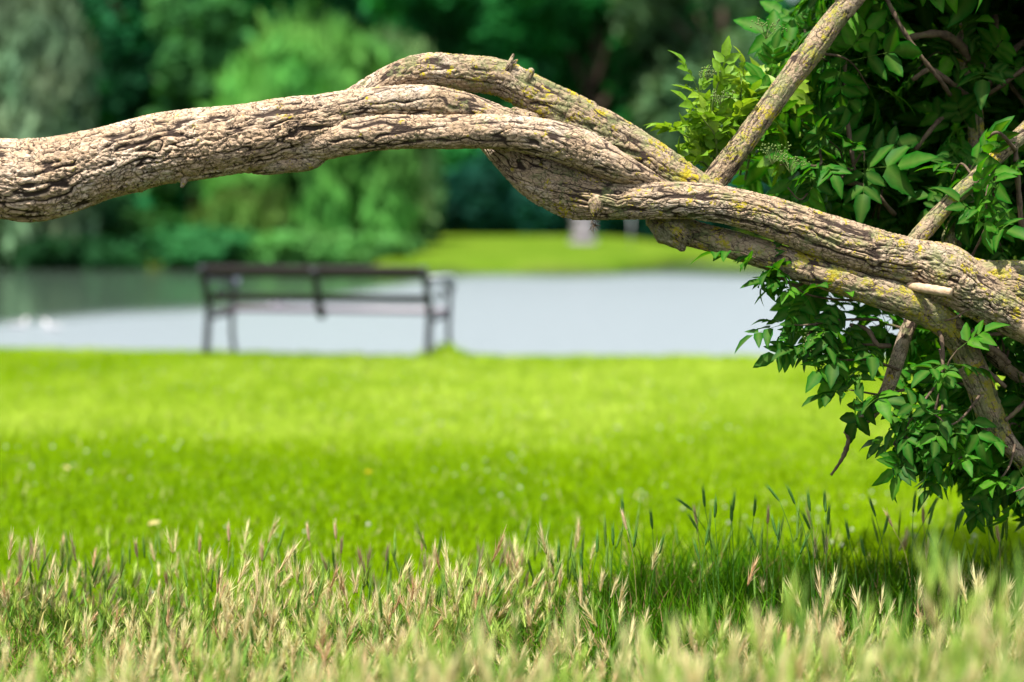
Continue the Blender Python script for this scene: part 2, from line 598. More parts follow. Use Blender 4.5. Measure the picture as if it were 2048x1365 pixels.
# ---------------------------------------------------------------- scatter templates (all triangles)
def scatter(templates, pos, yaw, scale, tilt_dir, tilt, tint, choice, zscale=None):
    """templates: list of (V,F,C). returns V,F,C merged over instances"""
    Vs, Fs, Cs = [], [], []
    off = 0
    for t, (V, F, C) in enumerate(templates):
        sel = np.where(choice == t)[0]
        if not len(sel): continue
        n = len(sel)
        v = np.repeat(V[None], n, 0) * scale[sel][:, None, None]
        if zscale is not None:
            v[:, :, 2] *= zscale[sel][:, None]
        cy, sy = np.cos(yaw[sel])[:, None], np.sin(yaw[sel])[:, None]
        x = v[:, :, 0] * cy - v[:, :, 1] * sy
        y = v[:, :, 0] * sy + v[:, :, 1] * cy
        z = v[:, :, 2]
        # lean: rotate about a horizontal axis so that +z goes towards tilt_dir
        ct, st = np.cos(tilt[sel])[:, None], np.sin(tilt[sel])[:, None]
        dx, dy = np.cos(tilt_dir[sel])[:, None], np.sin(tilt_dir[sel])[:, None]
        a = x * dx + y * dy
        b = -x * dy + y * dx
        a2 = a * ct + z * st
        z2 = -a * st + z * ct
        x = a2 * dx - b * dy
        y = a2 * dy + b * dx
        p = pos[sel]
        vv = np.stack([x + p[:, 0:1], y + p[:, 1:2], z2 + p[:, 2:3]], -1).reshape(-1, 3)
        ff = (F[None] + (np.arange(n) * len(V))[:, None, None]).reshape(-1, 3) + off
        cc = (C[None] * tint[sel][:, None, :]).reshape(-1, 3)
        off += len(vv)
        Vs.append(vv); Fs.append(ff); Cs.append(cc)
    return np.concatenate(Vs), np.concatenate(Fs), np.concatenate(Cs)


def ribbon(pts, w, yaw=0.0):
    """flat tapering ribbon through pts (k,3); last point a tip"""
    pts = np.array(pts, float)
    k = len(pts)
    side = np.array([math.cos(yaw), math.sin(yaw), 0])
    V = []
    for i in range(k - 1):
        ww = w * (1 - 0.75 * i / (k - 1))
        V += [pts[i] - side * ww, pts[i] + side * ww]
    V.append(pts[-1])
    F = []
    for i in range(k - 2):
        a = 2 * i
        F += [[a, a + 1, a + 3], [a, a + 3, a + 2]]
    a = 2 * (k - 2)
    F.append([a, a + 1, a + 2])
    return np.array(V), np.array(F)


def merge(parts):
    Vs, Fs, Cs, off = [], [], [], 0
    for V, F, c in parts:
        Vs.append(V); Fs.append(F + off)
        c = np.array(c, float)
        Cs.append(np.repeat(c[None], len(V), 0) if c.ndim == 1 else c)
        off += len(V)
    return np.concatenate(Vs), np.concatenate(Fs), np.concatenate(Cs)


def lawn_blade(rs):
    b = rs.uniform(-0.5, 0.5)
    V = np.array([[-0.004, 0, 0], [0.004, 0, 0], [b * 0.02, 0.012, 0.035]])
    return V, np.array([[0, 1, 2]]), np.repeat(np.array([[1., 1, 1]]), 3, 0)


# lawn ------------------------------------------------------------------
def lawn():
    N = 330000
    # denser near the camera
    y = 6.6 + (22.6 - 6.6) * rng.random(N) ** 1.35
    hw = 0.235 * y + 0.8
    x = (rng.random(N) * 2 - 1) * hw
    keep = y < edge_y(x) + 0.15
    x, y = x[keep], y[keep]
    N = len(x)
    z = ground_z(x, y) - 0.003
    pos = np.stack([x, y, z], 1)
    pp = np.stack([x * 0.8, y * 0.45, np.zeros(N)], 1)
    a = fbm(pp, 3, 5) * 0.5 + 0.5
    b = fbm(np.stack([x * 5, y * 2.6, np.zeros(N)], 1), 2, 9) * 0.5 + 0.5
    band = sstep(10.5, 15.0, y)
    dark = np.array([0.125, 0.245, 0.001]); mid = np.array([0.200, 0.330, 0.001]); lite = np.array([0.40, 0.52, 0.075])
    t = np.clip(0.72 * a + 0.30 * b + 0.34 * band * (1 - 0.5 * sstep(17, 21, y)) - 0.14 + rng.normal(0, 0.06, N), 0, 1)[:, None]
    col = np.where(t < 0.5, dark + (mid - dark) * t * 2, mid + (lite - mid) * (t - 0.5) * 2)
    straw = rng.random(N) < 0.03
    col[straw] = np.array([0.42, 0.38, 0.18])
    sc_ = rng.uniform(0.7, 1.35, N) * (1.0 + 0.3 * (b > 0.62))
    near_m = np.exp(-(((x + 0.57) / 0.20) ** 2 + ((y - 20.75) / 0.3) ** 2))
    sc_ *= 1 + 1.2 * near_m
    tm = [lawn_blade(np.random.default_rng(k)) for k in range(6)]
    V, F, C = scatter(tm, pos, rng.random(N) * 6.28, sc_, rng.random(N) * 6.28, np.abs(rng.normal(0, 0.35, N)), col, rng.integers(0, 6, N))
    o = mesh_obj('lawn_grass', np_mesh('lawn_grass', V, F, M['blade'], False, col=C))
    tag(o, 'short bright green mown grass covering the lawn', 'grass', kind='stuff')


lawn()


# flecks of clover on the lawn
def clover():
    N = 600
    y = 7.3 + 13.0 * rng.random(N)
    x = (rng.random(N) * 2 - 1) * (0.23 * y + 0.3)
    cl = fbm(np.stack([x * 1.1, y * 0.6, np.full(N, 3.0)], 1), 2, 31)
    k = cl > 0.0
    x, y = x[k], y[k]
    N = len(x)
    pos = np.stack([x, y, ground_z(x, y) + 0.035], 1)
    V = []; F = []
    for i in range(5):
        a = i * 2 * math.pi / 5
        V.append([0.008 * math.cos(a), 0.008 * math.sin(a), 0])
    V += [[0, 0, 0.009], [0, 0, -0.006]]
    for i in range(5):
        j = (i + 1) % 5
        F += [[i, j, 5], [j, i, 6]]
    s, sf = ribbon([[0, 0, -0.036], [0, 0, -0.02], [0, 0, -0.004]], 0.0012)
    T = merge([(np.array(V), np.array(F), (0.45, 0.47, 0.36)), (s, sf, (0.08, 0.2, 0.01))])
    V, F, C = scatter([T], pos, rng.random(N) * 6, rng.uniform(0.7, 1.3, N), rng.random(N) * 6, rng.random(N) * 0.2,
                      np.ones((N, 3)) * rng.uniform(0.7, 1.1, (N, 1)), np.zeros(N, int))
    o = mesh_obj('clover_flowers', np_mesh('clover_flowers', V, F, M['barley'], False, col=C))
    tag(o, 'tiny white clover flowers dotted over the lawn', 'flowers', kind='stuff')


clover()


# ---------------------------------------------------------------- barley
def barley_template(seed, green=False):
    """a wall barley stem 1 unit = metres, about 0.22 m tall, head at the top leaning over"""
    r = np.random.default_rng(seed)
    H = 0.20
    bend = r.uniform(0.0, 0.05)
    ba = 0.0
    def axis_pt(t):            # t in 0..1 stem, 1..1.3 head
        return np.array([bend * t ** 2.2, 0.004 * math.sin(t * 3 + seed), H * t - 0.25 * bend * t ** 3])
    parts = []
    stemc = (0.10, 0.20, 0.02) if green else (0.24, 0.22, 0.07)
    pts = [axis_pt(t) for t in (0, 0.35, 0.7, 1.0)]
    V, F = ribbon(pts, 0.0011, 0.3)
    parts.append((V, F, stemc))
    V, F = ribbon(pts, 0.0011, 1.9)
    parts.append((V, F, stemc))
    top = axis_pt(1.0)
    d = axis_pt(1.0) - axis_pt(0.93)
    d /= np.linalg.norm(d)
    s1 = np.cross(d, [0, 1, 0]); s1 /= np.linalg.norm(s1)
    s2 = np.cross(d, s1)
    L = r.uniform(0.035, 0.048)
    rad = 0.0036 if green else 0.0030
    # spindle of the ear, five sided, three rings
    V = [top]
    rings = [(0.18, 0.8), (0.5, 1.0), (0.85, 0.55)]
    for tt, rr_ in rings:
        for i in range(5):
            a = i * 2 * math.pi / 5 + tt * 2
            V.append(top + d * L * tt + (s1 * math.cos(a) + s2 * math.sin(a) * 0.6) * rad * rr_ * (1 + 0.25 * (i % 2)))
    V.append(top + d * L)
    F = []
    for i in range(5):
        j = (i + 1) % 5
        F.append([0, 1 + j, 1 + i])
        for q in range(2):
            a, b = 1 + q * 5, 6 + q * 5
            F += [[a + i, a + j, b + j], [a + i, b + j, b + i]]
        F.append([11 + i, 11 + j, 16])
    earc = (0.09, 0.22, 0.02) if green else (0.40, 0.30, 0.13)
    parts.append((np.array(V), np.array(F), earc))
    na = 22
    for k in range(na):
        t = 0.08 + 0.9 * k / na
        a = k * 2.4 + r.uniform(-0.3, 0.3)
        base = top + d * L * t
        side = s1 * math.cos(a) + s2 * math.sin(a)
        spread = r.uniform(0.10, 0.28) if green else r.uniform(0.20, 0.80)
        if k > na * 0.7: spread *= 0.6
        ln = r.uniform(0.022, 0.034)
        tip = base + (d * math.cos(spread) + side * math.sin(spread)) * ln
        w = np.cross(d, side) * (0.00085 if green else 0.00125)
        b0 = base + side * rad * 0.5
        c = (0.20, 0.34, 0.07) if green else (0.60, 0.50, 0.31)
        parts.append((np.array([b0 - w, b0 + w, tip]), np.array([[0, 1, 2]]), c))
    # flag leaf
    p0 = axis_pt(0.45)
    a = r.uniform(0, 6.28)
    dv = np.array([math.cos(a), math.sin(a), 0])
    ll = r.uniform(0.05, 0.09)
    V, F = ribbon([p0, p0 + dv * ll * 0.35 + np.array([0, 0, ll * 0.5]), p0 + dv * ll * 0.8 + np.array([0, 0, ll * 0.55])], 0.0022, a + 1.57)
    parts.append((V, F, (0.10, 0.24, 0.02) if green else (0.30, 0.26, 0.10)))
    return merge(parts)


STRAW = [barley_template(k) for k in range(7)]
GREEN = [barley_template(20 + k, True) for k in range(4)]
TM = STRAW + GREEN


def px_of(x, y):
    return 1024 + x / y * FPX


def barley_field():
    N = 17000
    y = 2.5 + (7.4 - 2.5) * rng.random(N) ** 0.8
    x = (rng.random(N) * 2 - 1) * (0.235 * y + 0.55)
    d = fbm(np.stack([x * 5.5, y * 5.5, np.zeros(N)], 1), 2, 77) * 0.5 + 0.5
    keep = (y < tall_edge(x) + rng.normal(0, 0.07, N)) & (rng.random(N) < 0.12 + 2.4 * (d - 0.32))
    # thinner where tall green grass takes over (right, behind)
    u = px_of(x, y)
    greenzone = sstep(1060, 1250, u) * sstep(5.6, 6.0, y)
    keep &= rng.random(N) > 0.86 * greenzone
    x, y, u, greenzone, d = x[keep], y[keep], u[keep], greenzone[keep], d[keep]
    N = len(x)
    z = ground_z(x, y) - 0.004
    isgreen = rng.random(N) < (0.30 + 0.45 * greenzone)
    ch = np.where(isgreen, 7 + rng.integers(0, 4, N), rng.integers(0, 7, N))
    hs = (0.62 + 0.75 * d) * rng.uniform(0.60, 1.20, N) * (0.98 + 0.30 * sstep(1000, 1300, u) * sstep(5.4, 6.2, y) + 0.16 * sstep(4.8, 3.6, y))
    tone = rng.uniform(0.0, 1.0, N)[:, None]
    warm = np.array([0.98, 0.95, 0.88]); pale = np.array([1.15, 1.32, 1.08]); grn = np.array([0.60, 0.98, 0.32]); pink = np.array([0.95, 0.76, 0.70])
    tint = warm + (pale - warm) * tone
    pk = rng.random(N) < 0.09 * (1 - 0.8 * sstep(5.2, 4.4, y))
    tint[pk] = pink
    gg = (rng.random(N) < 0.36) & ~isgreen
    tint[gg] = grn
    tint[isgreen] = 1.0
    nearpale = sstep(4.8, 3.9, y)[:, None]
    tint = tint * (1 + np.array([-0.07, -0.03, -0.10]) * nearpale)
    scl = np.full(N, 1.0) * rng.uniform(0.85, 1.15, N)
    yaw = rng.random(N) * 6.28
    V, F, C = scatter(TM, np.stack([x, y, z], 1), yaw, scl, rng.normal(0.4, 1.2, N), np.abs(rng.normal(0.10, 0.16, N)), tint, ch, hs)
    o = mesh_obj('barley_grass', np_mesh('barley_grass', V, F, M['barley'], False, col=C))
    tag(o, 'dense straw coloured wall barley growing along the unmown strip', 'grass', kind='stuff')


barley_field()


def tall_blades():
    parts = []
    tms = []
    for k in range(8):
        r = np.random.default_rng(100 + k)
        b = r.uniform(0.02, 0.11)
        h = r.uniform(0.13, 0.2)
        pts = [[b * t ** 2, 0.3 * b * t, h * (t - 0.18 * t ** 3)] for t in (0, 0.4, 0.75, 1.0)]
        V, F = ribbon(pts, 0.0024, 1.57 + r.uniform(-0.6, 0.6))
        tms.append((V, F, np.ones((len(V), 3))))
    N = 115000
    y = 2.6 + (7.45 - 2.6) * rng.random(N) ** 0.75
    x = (rng.random(N) * 2 - 1) * (0.235 * y + 0.5)
    k = y < tall_edge(x) + 0.10 + rng.normal(0, 0.08, N)
    x, y = x[k], y[k]
    n2 = 46000
    y2 = rng.uniform(5.9, 7.35, n2); x2 = rng.uniform(0.05, 2.1, n2)
    k = (y2 < tall_edge(x2) + 0.1) & (rng.random(n2) < sstep(0.05, 0.35, x2))
    x = np.concatenate([x, x2[k]]); y = np.concatenate([y, y2[k]])
    N = len(x)
    u = px_of(x, y)
    gz = sstep(1050, 1250, u) * sstep(5.5, 6.0, y)
    clump = fbm(np.stack([x * 3, y * 3, np.full(N, 8.0)], 1), 2, 51) * 0.5 + 0.5
    dry = rng.random(N) < (0.34 - 0.26 * gz - 0.25 * (clump - 0.5))
    col = np.where(dry[:, None], np.array([0.30, 0.22, 0.10]) * rng.uniform(0.4, 1.2, (N, 1)),
                   np.array([0.02, 0.11, 0.003]) + rng.random((N, 1)) * np.array([0.08, 0.13, 0.002]))
    col = col * (1 - 0.30 * gz[:, None])
    hs = rng.uniform(0.40, 1.05, N) * (1 + 0.95 * gz * rng.random(N))
    tl = np.abs(rng.normal(0.10, 0.25, N)) + 0.25 * dry * rng.random(N)
    V, F, C = scatter(tms, np.stack([x, y, ground_z(x, y) - 0.004], 1), rng.random(N) * 6.28, rng.uniform(0.8, 1.2, N),
                      rng.random(N) * 6.28, tl, col, rng.integers(0, 8, N), hs)
    o = mesh_obj('tall_grass', np_mesh('tall_grass', V, F, M['blade'], False, col=C))
    tag(o, 'long green and dry grass blades between the barley stems', 'grass', kind='stuff')


tall_blades()


# ---------------------------------------------------------------- tall green barley stalks that stand free of the mass
def ear_mesh(seed, L, rad, pale=False):
    r = np.random.default_rng(seed)
    parts = []
    V = [np.array([0, 0, 0.])]
    seg = [(0.12, 0.7), (0.35, 1.0), (0.65, 0.95), (0.88, 0.6)]
    for q, (t, k) in enumerate(seg):
        for i in range(6):
            a = i * math.pi / 3 + q * 0.5
            V.append(np.array([math.cos(a) * rad * k * (1.25 if i % 2 else 0.9), math.sin(a) * rad * k * 0.75, L * t]))
    V.append(np.array([0, 0, L]))
    F = []
    for i in range(6):
        j = (i + 1) % 6
        F.append([0, 1 + j, 1 + i])
        for q in range(3):
            a, b = 1 + q * 6, 7 + q * 6
            F += [[a + i, a + j, b + j], [a + i, b + j, b + i]]
        F.append([19 + i, 19 + j, 25])
    parts.append((np.array(V), np.array(F), (0.42, 0.30, 0.17) if pale else (0.06, 0.18, 0.035)))
    for k in range(34):
        t = 0.06 + 0.92 * k / 34
        a = k * 2.4
        sd = np.array([math.cos(a), math.sin(a), 0])
        sp = r.uniform(0.08, 0.2) * (2.0 if pale else 1)
        base = np.array([0, 0, L * t]) + sd * rad * 0.6
        tip = base + (sd * math.sin(sp) + np.array([0, 0, math.cos(sp)])) * r.uniform(0.018, 0.028)
        w = np.array([-sd[1], sd[0], 0]) * 0.0009
        parts.append((np.array([base - w, base + w, tip]), np.array([[0, 1, 2]]), (0.62, 0.48, 0.30) if pale else (0.14, 0.30, 0.06)))
    V, F, C = merge(parts)
    return np_mesh('barley_ear', V, F, M['barley'], True, col=C)


EARS = [ear_mesh(k, 0.048, 0.0042) for k in range(3)]
EARS_PALE = [ear_mesh(10 + k, 0.044, 0.0036, True) for k in range(2)]


def tube(pts, rads, n=8, cap=True):
    """smooth tube along pts; returns V, quads"""
    pts = [Vector(p) for p in pts]
    V, F = [], []
    t0 = (pts[1] - pts[0]).normalized()
    ref = Vector((0, 0, 1)) if abs(t0.z) < 0.9 else Vector((1, 0, 0))
    nrm = t0.cross(ref).normalized()
    for i, p in enumerate(pts):
        t = (pts[min(i + 1, len(pts) - 1)] - pts[max(i - 1, 0)]).normalized()
        nrm = (nrm - t * nrm.dot(t)).normalized()
        b = t.cross(nrm)
        for k in range(n):
            a = 2 * math.pi * k / n
            V.append(p + (nrm * math.cos(a) + b * math.sin(a)) * rads[i])
    for i in range(len(pts) - 1):
        for k in range(n):
            a = i * n + k; b2 = i * n + (k + 1) % n
            F.append([a, b2, b2 + n, a + n])
    if cap:
        for ring, c in ((0, pts[0]), (len(pts) - 1, pts[-1])):
            V.append(c)
            ci = len(V) - 1
            for k in range(n):
                a = ring * n + k; b2 = ring * n + (k + 1) % n
                F.append([a, b2, ci, ci] if ring else [b2, a, ci, ci])
    tri = []
    for f in F:
        if f[2] == f[3]: tri.append(f[:3])
        else: tri += [[f[0], f[1], f[2]], [f[0], f[2], f[3]]]
    return np.array([tuple(v) for v in V]), np.array(tri)


def catmull(pts, per=6):
    pts = [np.array(p, float) for p in pts]
    P_ = [2 * pts[0] - pts[1]] + pts + [2 * pts[-1] - pts[-2]]
    out = []
    for i in range(1, len(P_) - 2):
        p0, p1, p2, p3 = P_[i - 1:i + 3]
        for k in range(per):
            t = k / per
            out.append(0.5 * ((2 * p1) + (-p0 + p2) * t + (2 * p0 - 5 * p1 + 4 * p2 - p3) * t * t + (-p0 + 3 * p1 - 3 * p2 + p3) * t ** 3))
    out.append(pts[-1])
    return np.array(out)


def stalk(u, v, d, lean, pale=False, label=None, group=None):
    """ear tip at (u,v); ear points along lean (degrees from vertical, + = right)"""
    tip = P(u, v, d)
    la = R(lean)
    ax = Vector((math.sin(la), 0.15 * math.sin(u), math.cos(la))).normalized()
    L = 0.048 + 0.020
    eb = tip - ax * L
    gx = eb.x - 0.35 * ax.x * 0.3 + random.uniform(-0.02, 0.02)
    gz = float(ground_z(gx, eb.y))
    root = empty('barley_stalk', (gx, eb.y, gz))
    tag(root, label or 'tall green barley stalk rising above the shaded grass against the bright lawn', 'barley', group or 'tall green barley stalks in the shaded grass')
    e = eb - Vector((gx, eb.y, gz))
    mid1 = Vector((e.x * 0.1, 0.01, e.z * 0.45))
    mid2 = Vector((e.x * 0.5 - ax.x * 0.01, 0.004, e.z * 0.8))
    pts = catmull([(0, 0, -0.005), mid1, mid2, e], 4)
    V, F = tube(pts, np.linspace(0.0013, 0.0008, len(pts)), 5)
    c = (0.30, 0.26, 0.10) if pale else (0.07, 0.19, 0.03)
    mesh_obj('stem', np_mesh('stem', V, F, M['barley'], True, col=np.tile(c, (len(V), 1))), root)
    ear = mesh_obj('ear', random.choice(EARS_PALE if pale else EARS), root)
    ear.location = e
    ear.rotation_euler = ax.to_track_quat('Z', 'Y').to_euler()
    return root


green_tips = [(1243, 985, 6.25, -4), (1405, 965, 6.3, -6), (1432, 985, 6.2, 2), (1470, 975, 6.5, 4), (1462, 995, 6.3, -3),
              (1527, 962, 6.1, -38), (1570, 962, 6.0, -24), (1614, 972, 6.05, -8), (1648, 972, 6.1, -3), (1512, 985, 6.4, 4),
              (1345, 990, 6.3, -52), (1660, 1000, 6.3, 6), (1600, 1015, 6.2, -25), (1735, 985, 6.2, -18), (1832, 975, 6.15, 5),
              (1882, 985, 6.2, 30), (1870, 1000, 6.1, 12), (1300, 1010, 6.4, -6), (1225, 1040, 6.2, -2), (1196, 1055, 6.3, 3),
              (1372, 1020, 6.5, -30), (1540, 1020, 6.0, -14), (1560, 1030, 6.2, 6), (1690, 1030, 6.1, -10), (1780, 1020, 6.3, 16),
              (1920, 1015, 6.2, 10), (1970, 1005, 6.25, -8), (1275, 1045, 6.1, 8), (1420, 1040, 6.1, 10), (1495, 1045, 6.15, -20),
              (1620, 1060, 6.05, 20), (1720, 1065, 6.2, -12), (1850, 1050, 6.2, -22), (1118, 1075, 6.3, 2), (1160, 1090, 6.2, -5),
              (2010, 1030, 6.3, 6), (1385, 1070, 6.2, -15), (1330, 1060, 6.2, 12)]
ORD = 'first second third fourth fifth sixth seventh eighth ninth tenth eleventh twelfth'.split()


def lean_word(l):
    return 'nodding far to the left' if l < -28 else 'leaning left' if l < -10 else 'leaning right' if l > 9 else 'almost upright'


def where(k, n):
    if k < 12: return (ORD[k] + ' from the left') if k else 'leftmost'
    if n - 1 - k < 12: return (ORD[n - 1 - k] + ' from the right') if k < n - 1 else 'rightmost'
    return ' ' + 'stalk %s left of the row centre' % ORD[n // 2 - k - 1] if k < n // 2 else 'right of the row centre, stalk %s' % ORD[k - n // 2]


green_tips.sort()
for k, t in enumerate(green_tips):
    stalk(*t, label='green barley stalk %s, %s' % (lean_word(t[3]), where(k, len(green_tips))))
dry_tips = sorted([(1385, 1000, 6.35, -10), (1240, 1010, 6.15, -15), (1538, 1000, 6.4, 2), (1845, 1000, 6.5, -4), (1990, 1035, 6.1, -12), (1655, 1060, 6.3, 4), (1765, 1010, 6.4, -25)])
for k, t in enumerate(dry_tips):
    stalk(*t, pale=True, label='dry barley stalk among green ones, %s, %s' % (lean_word(t[3]), where(k, 7)), group='dry barley stalks among the green ones')
pale_tips = sorted([(455, 1035, 6.6, -4), (400, 1060, 6.6, 3), (612, 1035, 6.6, -8), (668, 1030, 6.6, -5), (685, 1060, 6.5, 4), (845, 1055, 6.6, 2), (60, 1062, 6.5, -4),
                    (955, 1075, 6.5, -5), (525, 1075, 6.6, 2), (268, 1068, 6.5, -6), (780, 1075, 6.5, 10)])
for k, t in enumerate(pale_tips):
    stalk(*t, pale=True, label='pale barley stalk taller than the straw strip, %s of them' % where(k, 11), group='tall pale barley stalks before the lawn')


# ---------------------------------------------------------------- the elder tree: limbs
elder = empty('elder_tree', (1.95, 6.1, float(ground_z(1.95, 6.1))))
tag(elder, 'old elder tree with a long twisted lichen-spotted limb reaching across the view', 'tree')
EO = np.array(elder.location)


def bark_limb(name, path, lich=0.3, res=0.0029, twist=0.6, seed=0, amp=1.0, flute=0.05, end0=True, end1=True, lump=0.05, mat=None, knots=(), parent=None, plate_s=1.0, label=None):
    """path: list of (u, v, depth, radius_px, [lichen])"""
    pts, rad, li = [], [], []
    for p in path:
        w = P(p[0], p[1], p[2])
        pts.append(tuple(w))
        rad.append(p[3] / FPX * p[2])
        li.append(p[4] if len(p) > 4 else lich)
    C4 = catmull([(*a, b, c) for a, b, c in zip(pts, rad, li)], 24)
    seg = np.linalg.norm(np.diff(C4[:, :3], axis=0), axis=1)
    s = np.concatenate([[0], np.cumsum(seg)])
    n = max(8, int(s[-1] / res))
    ss = np.linspace(0, s[-1], n)
    C = np.stack([np.interp(ss, s, C4[:, k]) for k in range(5)], 1)
    c, r, l = C[:, :3], np.maximum(C[:, 3], 0.0008), C[:, 4]
    # rounded ends
    rmax0, rmax1 = r[0], r[-1]
    if end0: r = r * np.sqrt(np.clip(1 - (1 - np.clip(ss / (rmax0 * 0.8), 0, 1)) ** 2, 0.0004, 1))
    if end1: r = r * np.sqrt(np.clip(1 - (1 - np.clip((s[-1] - ss) / (rmax1 * 0.8), 0, 1)) ** 2, 0.0004, 1))
    T = np.gradient(c, axis=0)
    T /= np.linalg.norm(T, axis=1)[:, None]
    Nn = np.zeros_like(T)
    nv = np.cross(T[0], [0, 1, 0.01]); nv /= np.linalg.norm(nv)
    for i in range(n):
        nv = nv - T[i] * nv.dot(T[i]); nv /= np.linalg.norm(nv)
        Nn[i] = nv
    B = np.cross(T, Nn)
    m_ = max(12, int(2 * math.pi * np.max(C[:, 3]) / res))
    th = np.linspace(0, 2 * math.pi, m_, endpoint=False)
    S, TH = np.meshgrid(ss, th, indexing='ij')
    RR = np.repeat(r[:, None], m_, 1)
    R0 = np.repeat(C[:, 3][:, None], m_, 1)
    tw = TH + twist * S / 0.5                      # grain spirals slightly
    s_, t_ = S.ravel(), tw.ravel()
    r0 = np.maximum(R0.ravel(), 0.006)
    q = np.stack([s_, np.cos(t_) * r0, np.sin(t_) * r0], 1)
    off = seed * 3.71
    # low frequency shape
    low = fbm(q * np.array([6, 16, 16]) + off, 3, seed)
    fl = fbm(q * np.array([3.0, 38, 38]) + off, 2, seed + 3)
    base = low * lump * 1.6 + fl * flute
    # long braided furrows, crossed by thin cracks
    wq = q + 0.006 * np.stack([vnoise(q * 34 + off, 11) * 2, vnoise(q * 34 + off, 12), vnoise(q * 34 + off, 13)], 1)
    k1 = np.array([7.5, 66, 66]) / plate_s
    k2 = np.array([13, 120, 120]) / plate_s
    a1_ = np.abs(vnoise(wq * k1 + off, seed + 5) + 0.25 * vnoise(wq * k1 * 2.3 + off, seed + 6))
    a2_ = np.abs(vnoise(wq * k2 + off + 9, seed + 15) + 0.2 * vnoise(wq * k2 * 2.3 + off, seed + 16))
    wv = vnoise(q * np.array([16, 40, 40]) + off, 61) * 0.5 + 0.5
    e1 = sstep(0.01, 0.13 + 0.20 * wv, a1_)
    e1b = sstep(0.0, 0.05 + 0.12 * (1 - wv), a2_)
    e1 = np.minimum(e1, 0.25 + 0.75 * e1b)
    g1, g2, cid2 = worley((wq + 0.3) * np.array([52, 62, 62]) / plate_s + off, seed + 8)
    e2 = sstep(0.0, 0.10 + 0.10 * wv, (g2 - g1) + 0.05 * vnoise(q * 160, 42))
    cid = vnoise(wq * k1 * 1.3 + off, 71) * 0.5 + 0.5
    rough = fbm(q * 130 + off, 3, 44)
    h = np.minimum(e1, 0.36 + 0.64 * e2)
    depth = 0.0080 * amp * np.clip(r0 / 0.08, 0.25, 1.1)
    Rr = RR.ravel() * (1 + base) + (h - 0.75) * depth * np.minimum(1, RR.ravel() / r0) + rough * 0.0011 * amp
    Rr += (cid - 0.5) * 0.0022 * amp * e1 * np.clip(r0 / 0.08, 0.2, 1)
    for (ks, ka, kr, kh) in knots:                 # (fraction, angle, size m, height m)
        dd = ((s_ - ks * s[-1]) / kr) ** 2 + (((np.mod(TH.ravel() - ka + math.pi, 2 * math.pi) - math.pi) * r0) / kr) ** 2
        Rr += kh * np.exp(-dd) * (1 + 0.6 * fbm(q * 60, 2, 4))
    Rr = np.maximum(Rr, 0.0003)
    cosT, sinT = np.cos(TH), np.sin(TH)
    V = c[:, None, :] + (Nn[:, None, :] * cosT[:, :, None] + B[:, None, :] * sinT[:, :, None]) * Rr.reshape(n, m_, 1)
    V = V.reshape(-1, 3) - EO
    ii = np.arange(n * m_).reshape(n, m_)
    jj = np.roll(ii, -1, axis=1)
    F = np.stack([ii[:-1], jj[:-1], jj[1:], ii[1:]], -1).reshape(-1, 4)
    me = np_mesh(name, V, F, mat or M['bark'], True, {'h': h, 'lich': np.repeat(l, m_), 'plate': cid2})
    ga = me.attributes.new('grain', 'FLOAT_VECTOR', 'POINT')
    ga.data.foreach_set('vector', (wq / plate_s + off * 0.37).astype(np.float32).ravel())
    o = mesh_obj(name, me, elder if parent is None else parent)
    if label: o['label'] = label
    return o


FRONT = -1.57
# left stem of the limb
bark_limb('limb', [(-900, 560, 6.9, 40, 0), (-700, 470, 6.6, 52, 0), (-400, 390, 6.25, 70, 0), (-150, 358, 6.03, 79, 0), (0, 359, 5.99, 80, 0.0), (60, 362, 5.98, 82, 0), (120, 352, 5.98, 78, 0), (200, 328, 5.98, 72, 0),
                   (300, 303, 5.98, 70, 0), (400, 288, 5.98, 69, 0), (500, 275, 5.98, 67, 0), (600, 256, 5.99, 62, 0.0), (680, 246, 6.0, 52, 0.1), (760, 240, 6.01, 36, 0.1), (840, 238, 6.02, 15, 0.1)],
          seed=1, twist=0.35, lump=0.035, flute=0.035, knots=[(0.60, -0.9, 0.05, 0.012), (0.745, 3.4, 0.02, 0.01)])
# upper front strand
bark_limb('limb', [(520, 262, 6.0, 36, 0.1), (600, 238, 5.985, 40, 0.1), (680, 220, 5.98, 37, 0.15), (760, 209, 5.98, 35, 0.3), (850, 205, 5.98, 34, 0.35), (930, 215, 5.985, 29, 0.3),
                   (1000, 234, 5.99, 22, 0.3), (1060, 252, 6.0, 16, 0.3), (1120, 265, 6.01, 14, 0.3)], seed=2, twist=0.5, flute=0.06)
# lower front strand that turns and tucks in
bark_limb('limb', [(540, 305, 6.0, 30, 0), (620, 288, 5.975, 36, 0.0), (700, 273, 5.965, 36, 0.1), (780, 265, 5.96, 35, 0.1), (870, 264, 5.96, 34, 0.1), (960, 263, 5.96, 34, 0.15), (1040, 268, 5.955, 36, 0.2), (1110, 283, 5.95, 38, 0.3),
                   (1170, 303, 5.95, 39, 0.3), (1225, 330, 5.95, 33, 0.3), (1268, 348, 5.96, 25, 0.2), (1305, 362, 5.985, 17, 0.2), (1340, 380, 6.01, 12, 0.2)],
          seed=3, twist=0.7, flute=0.06, knots=[(0.30, 1.2, 0.012, -0.006)])
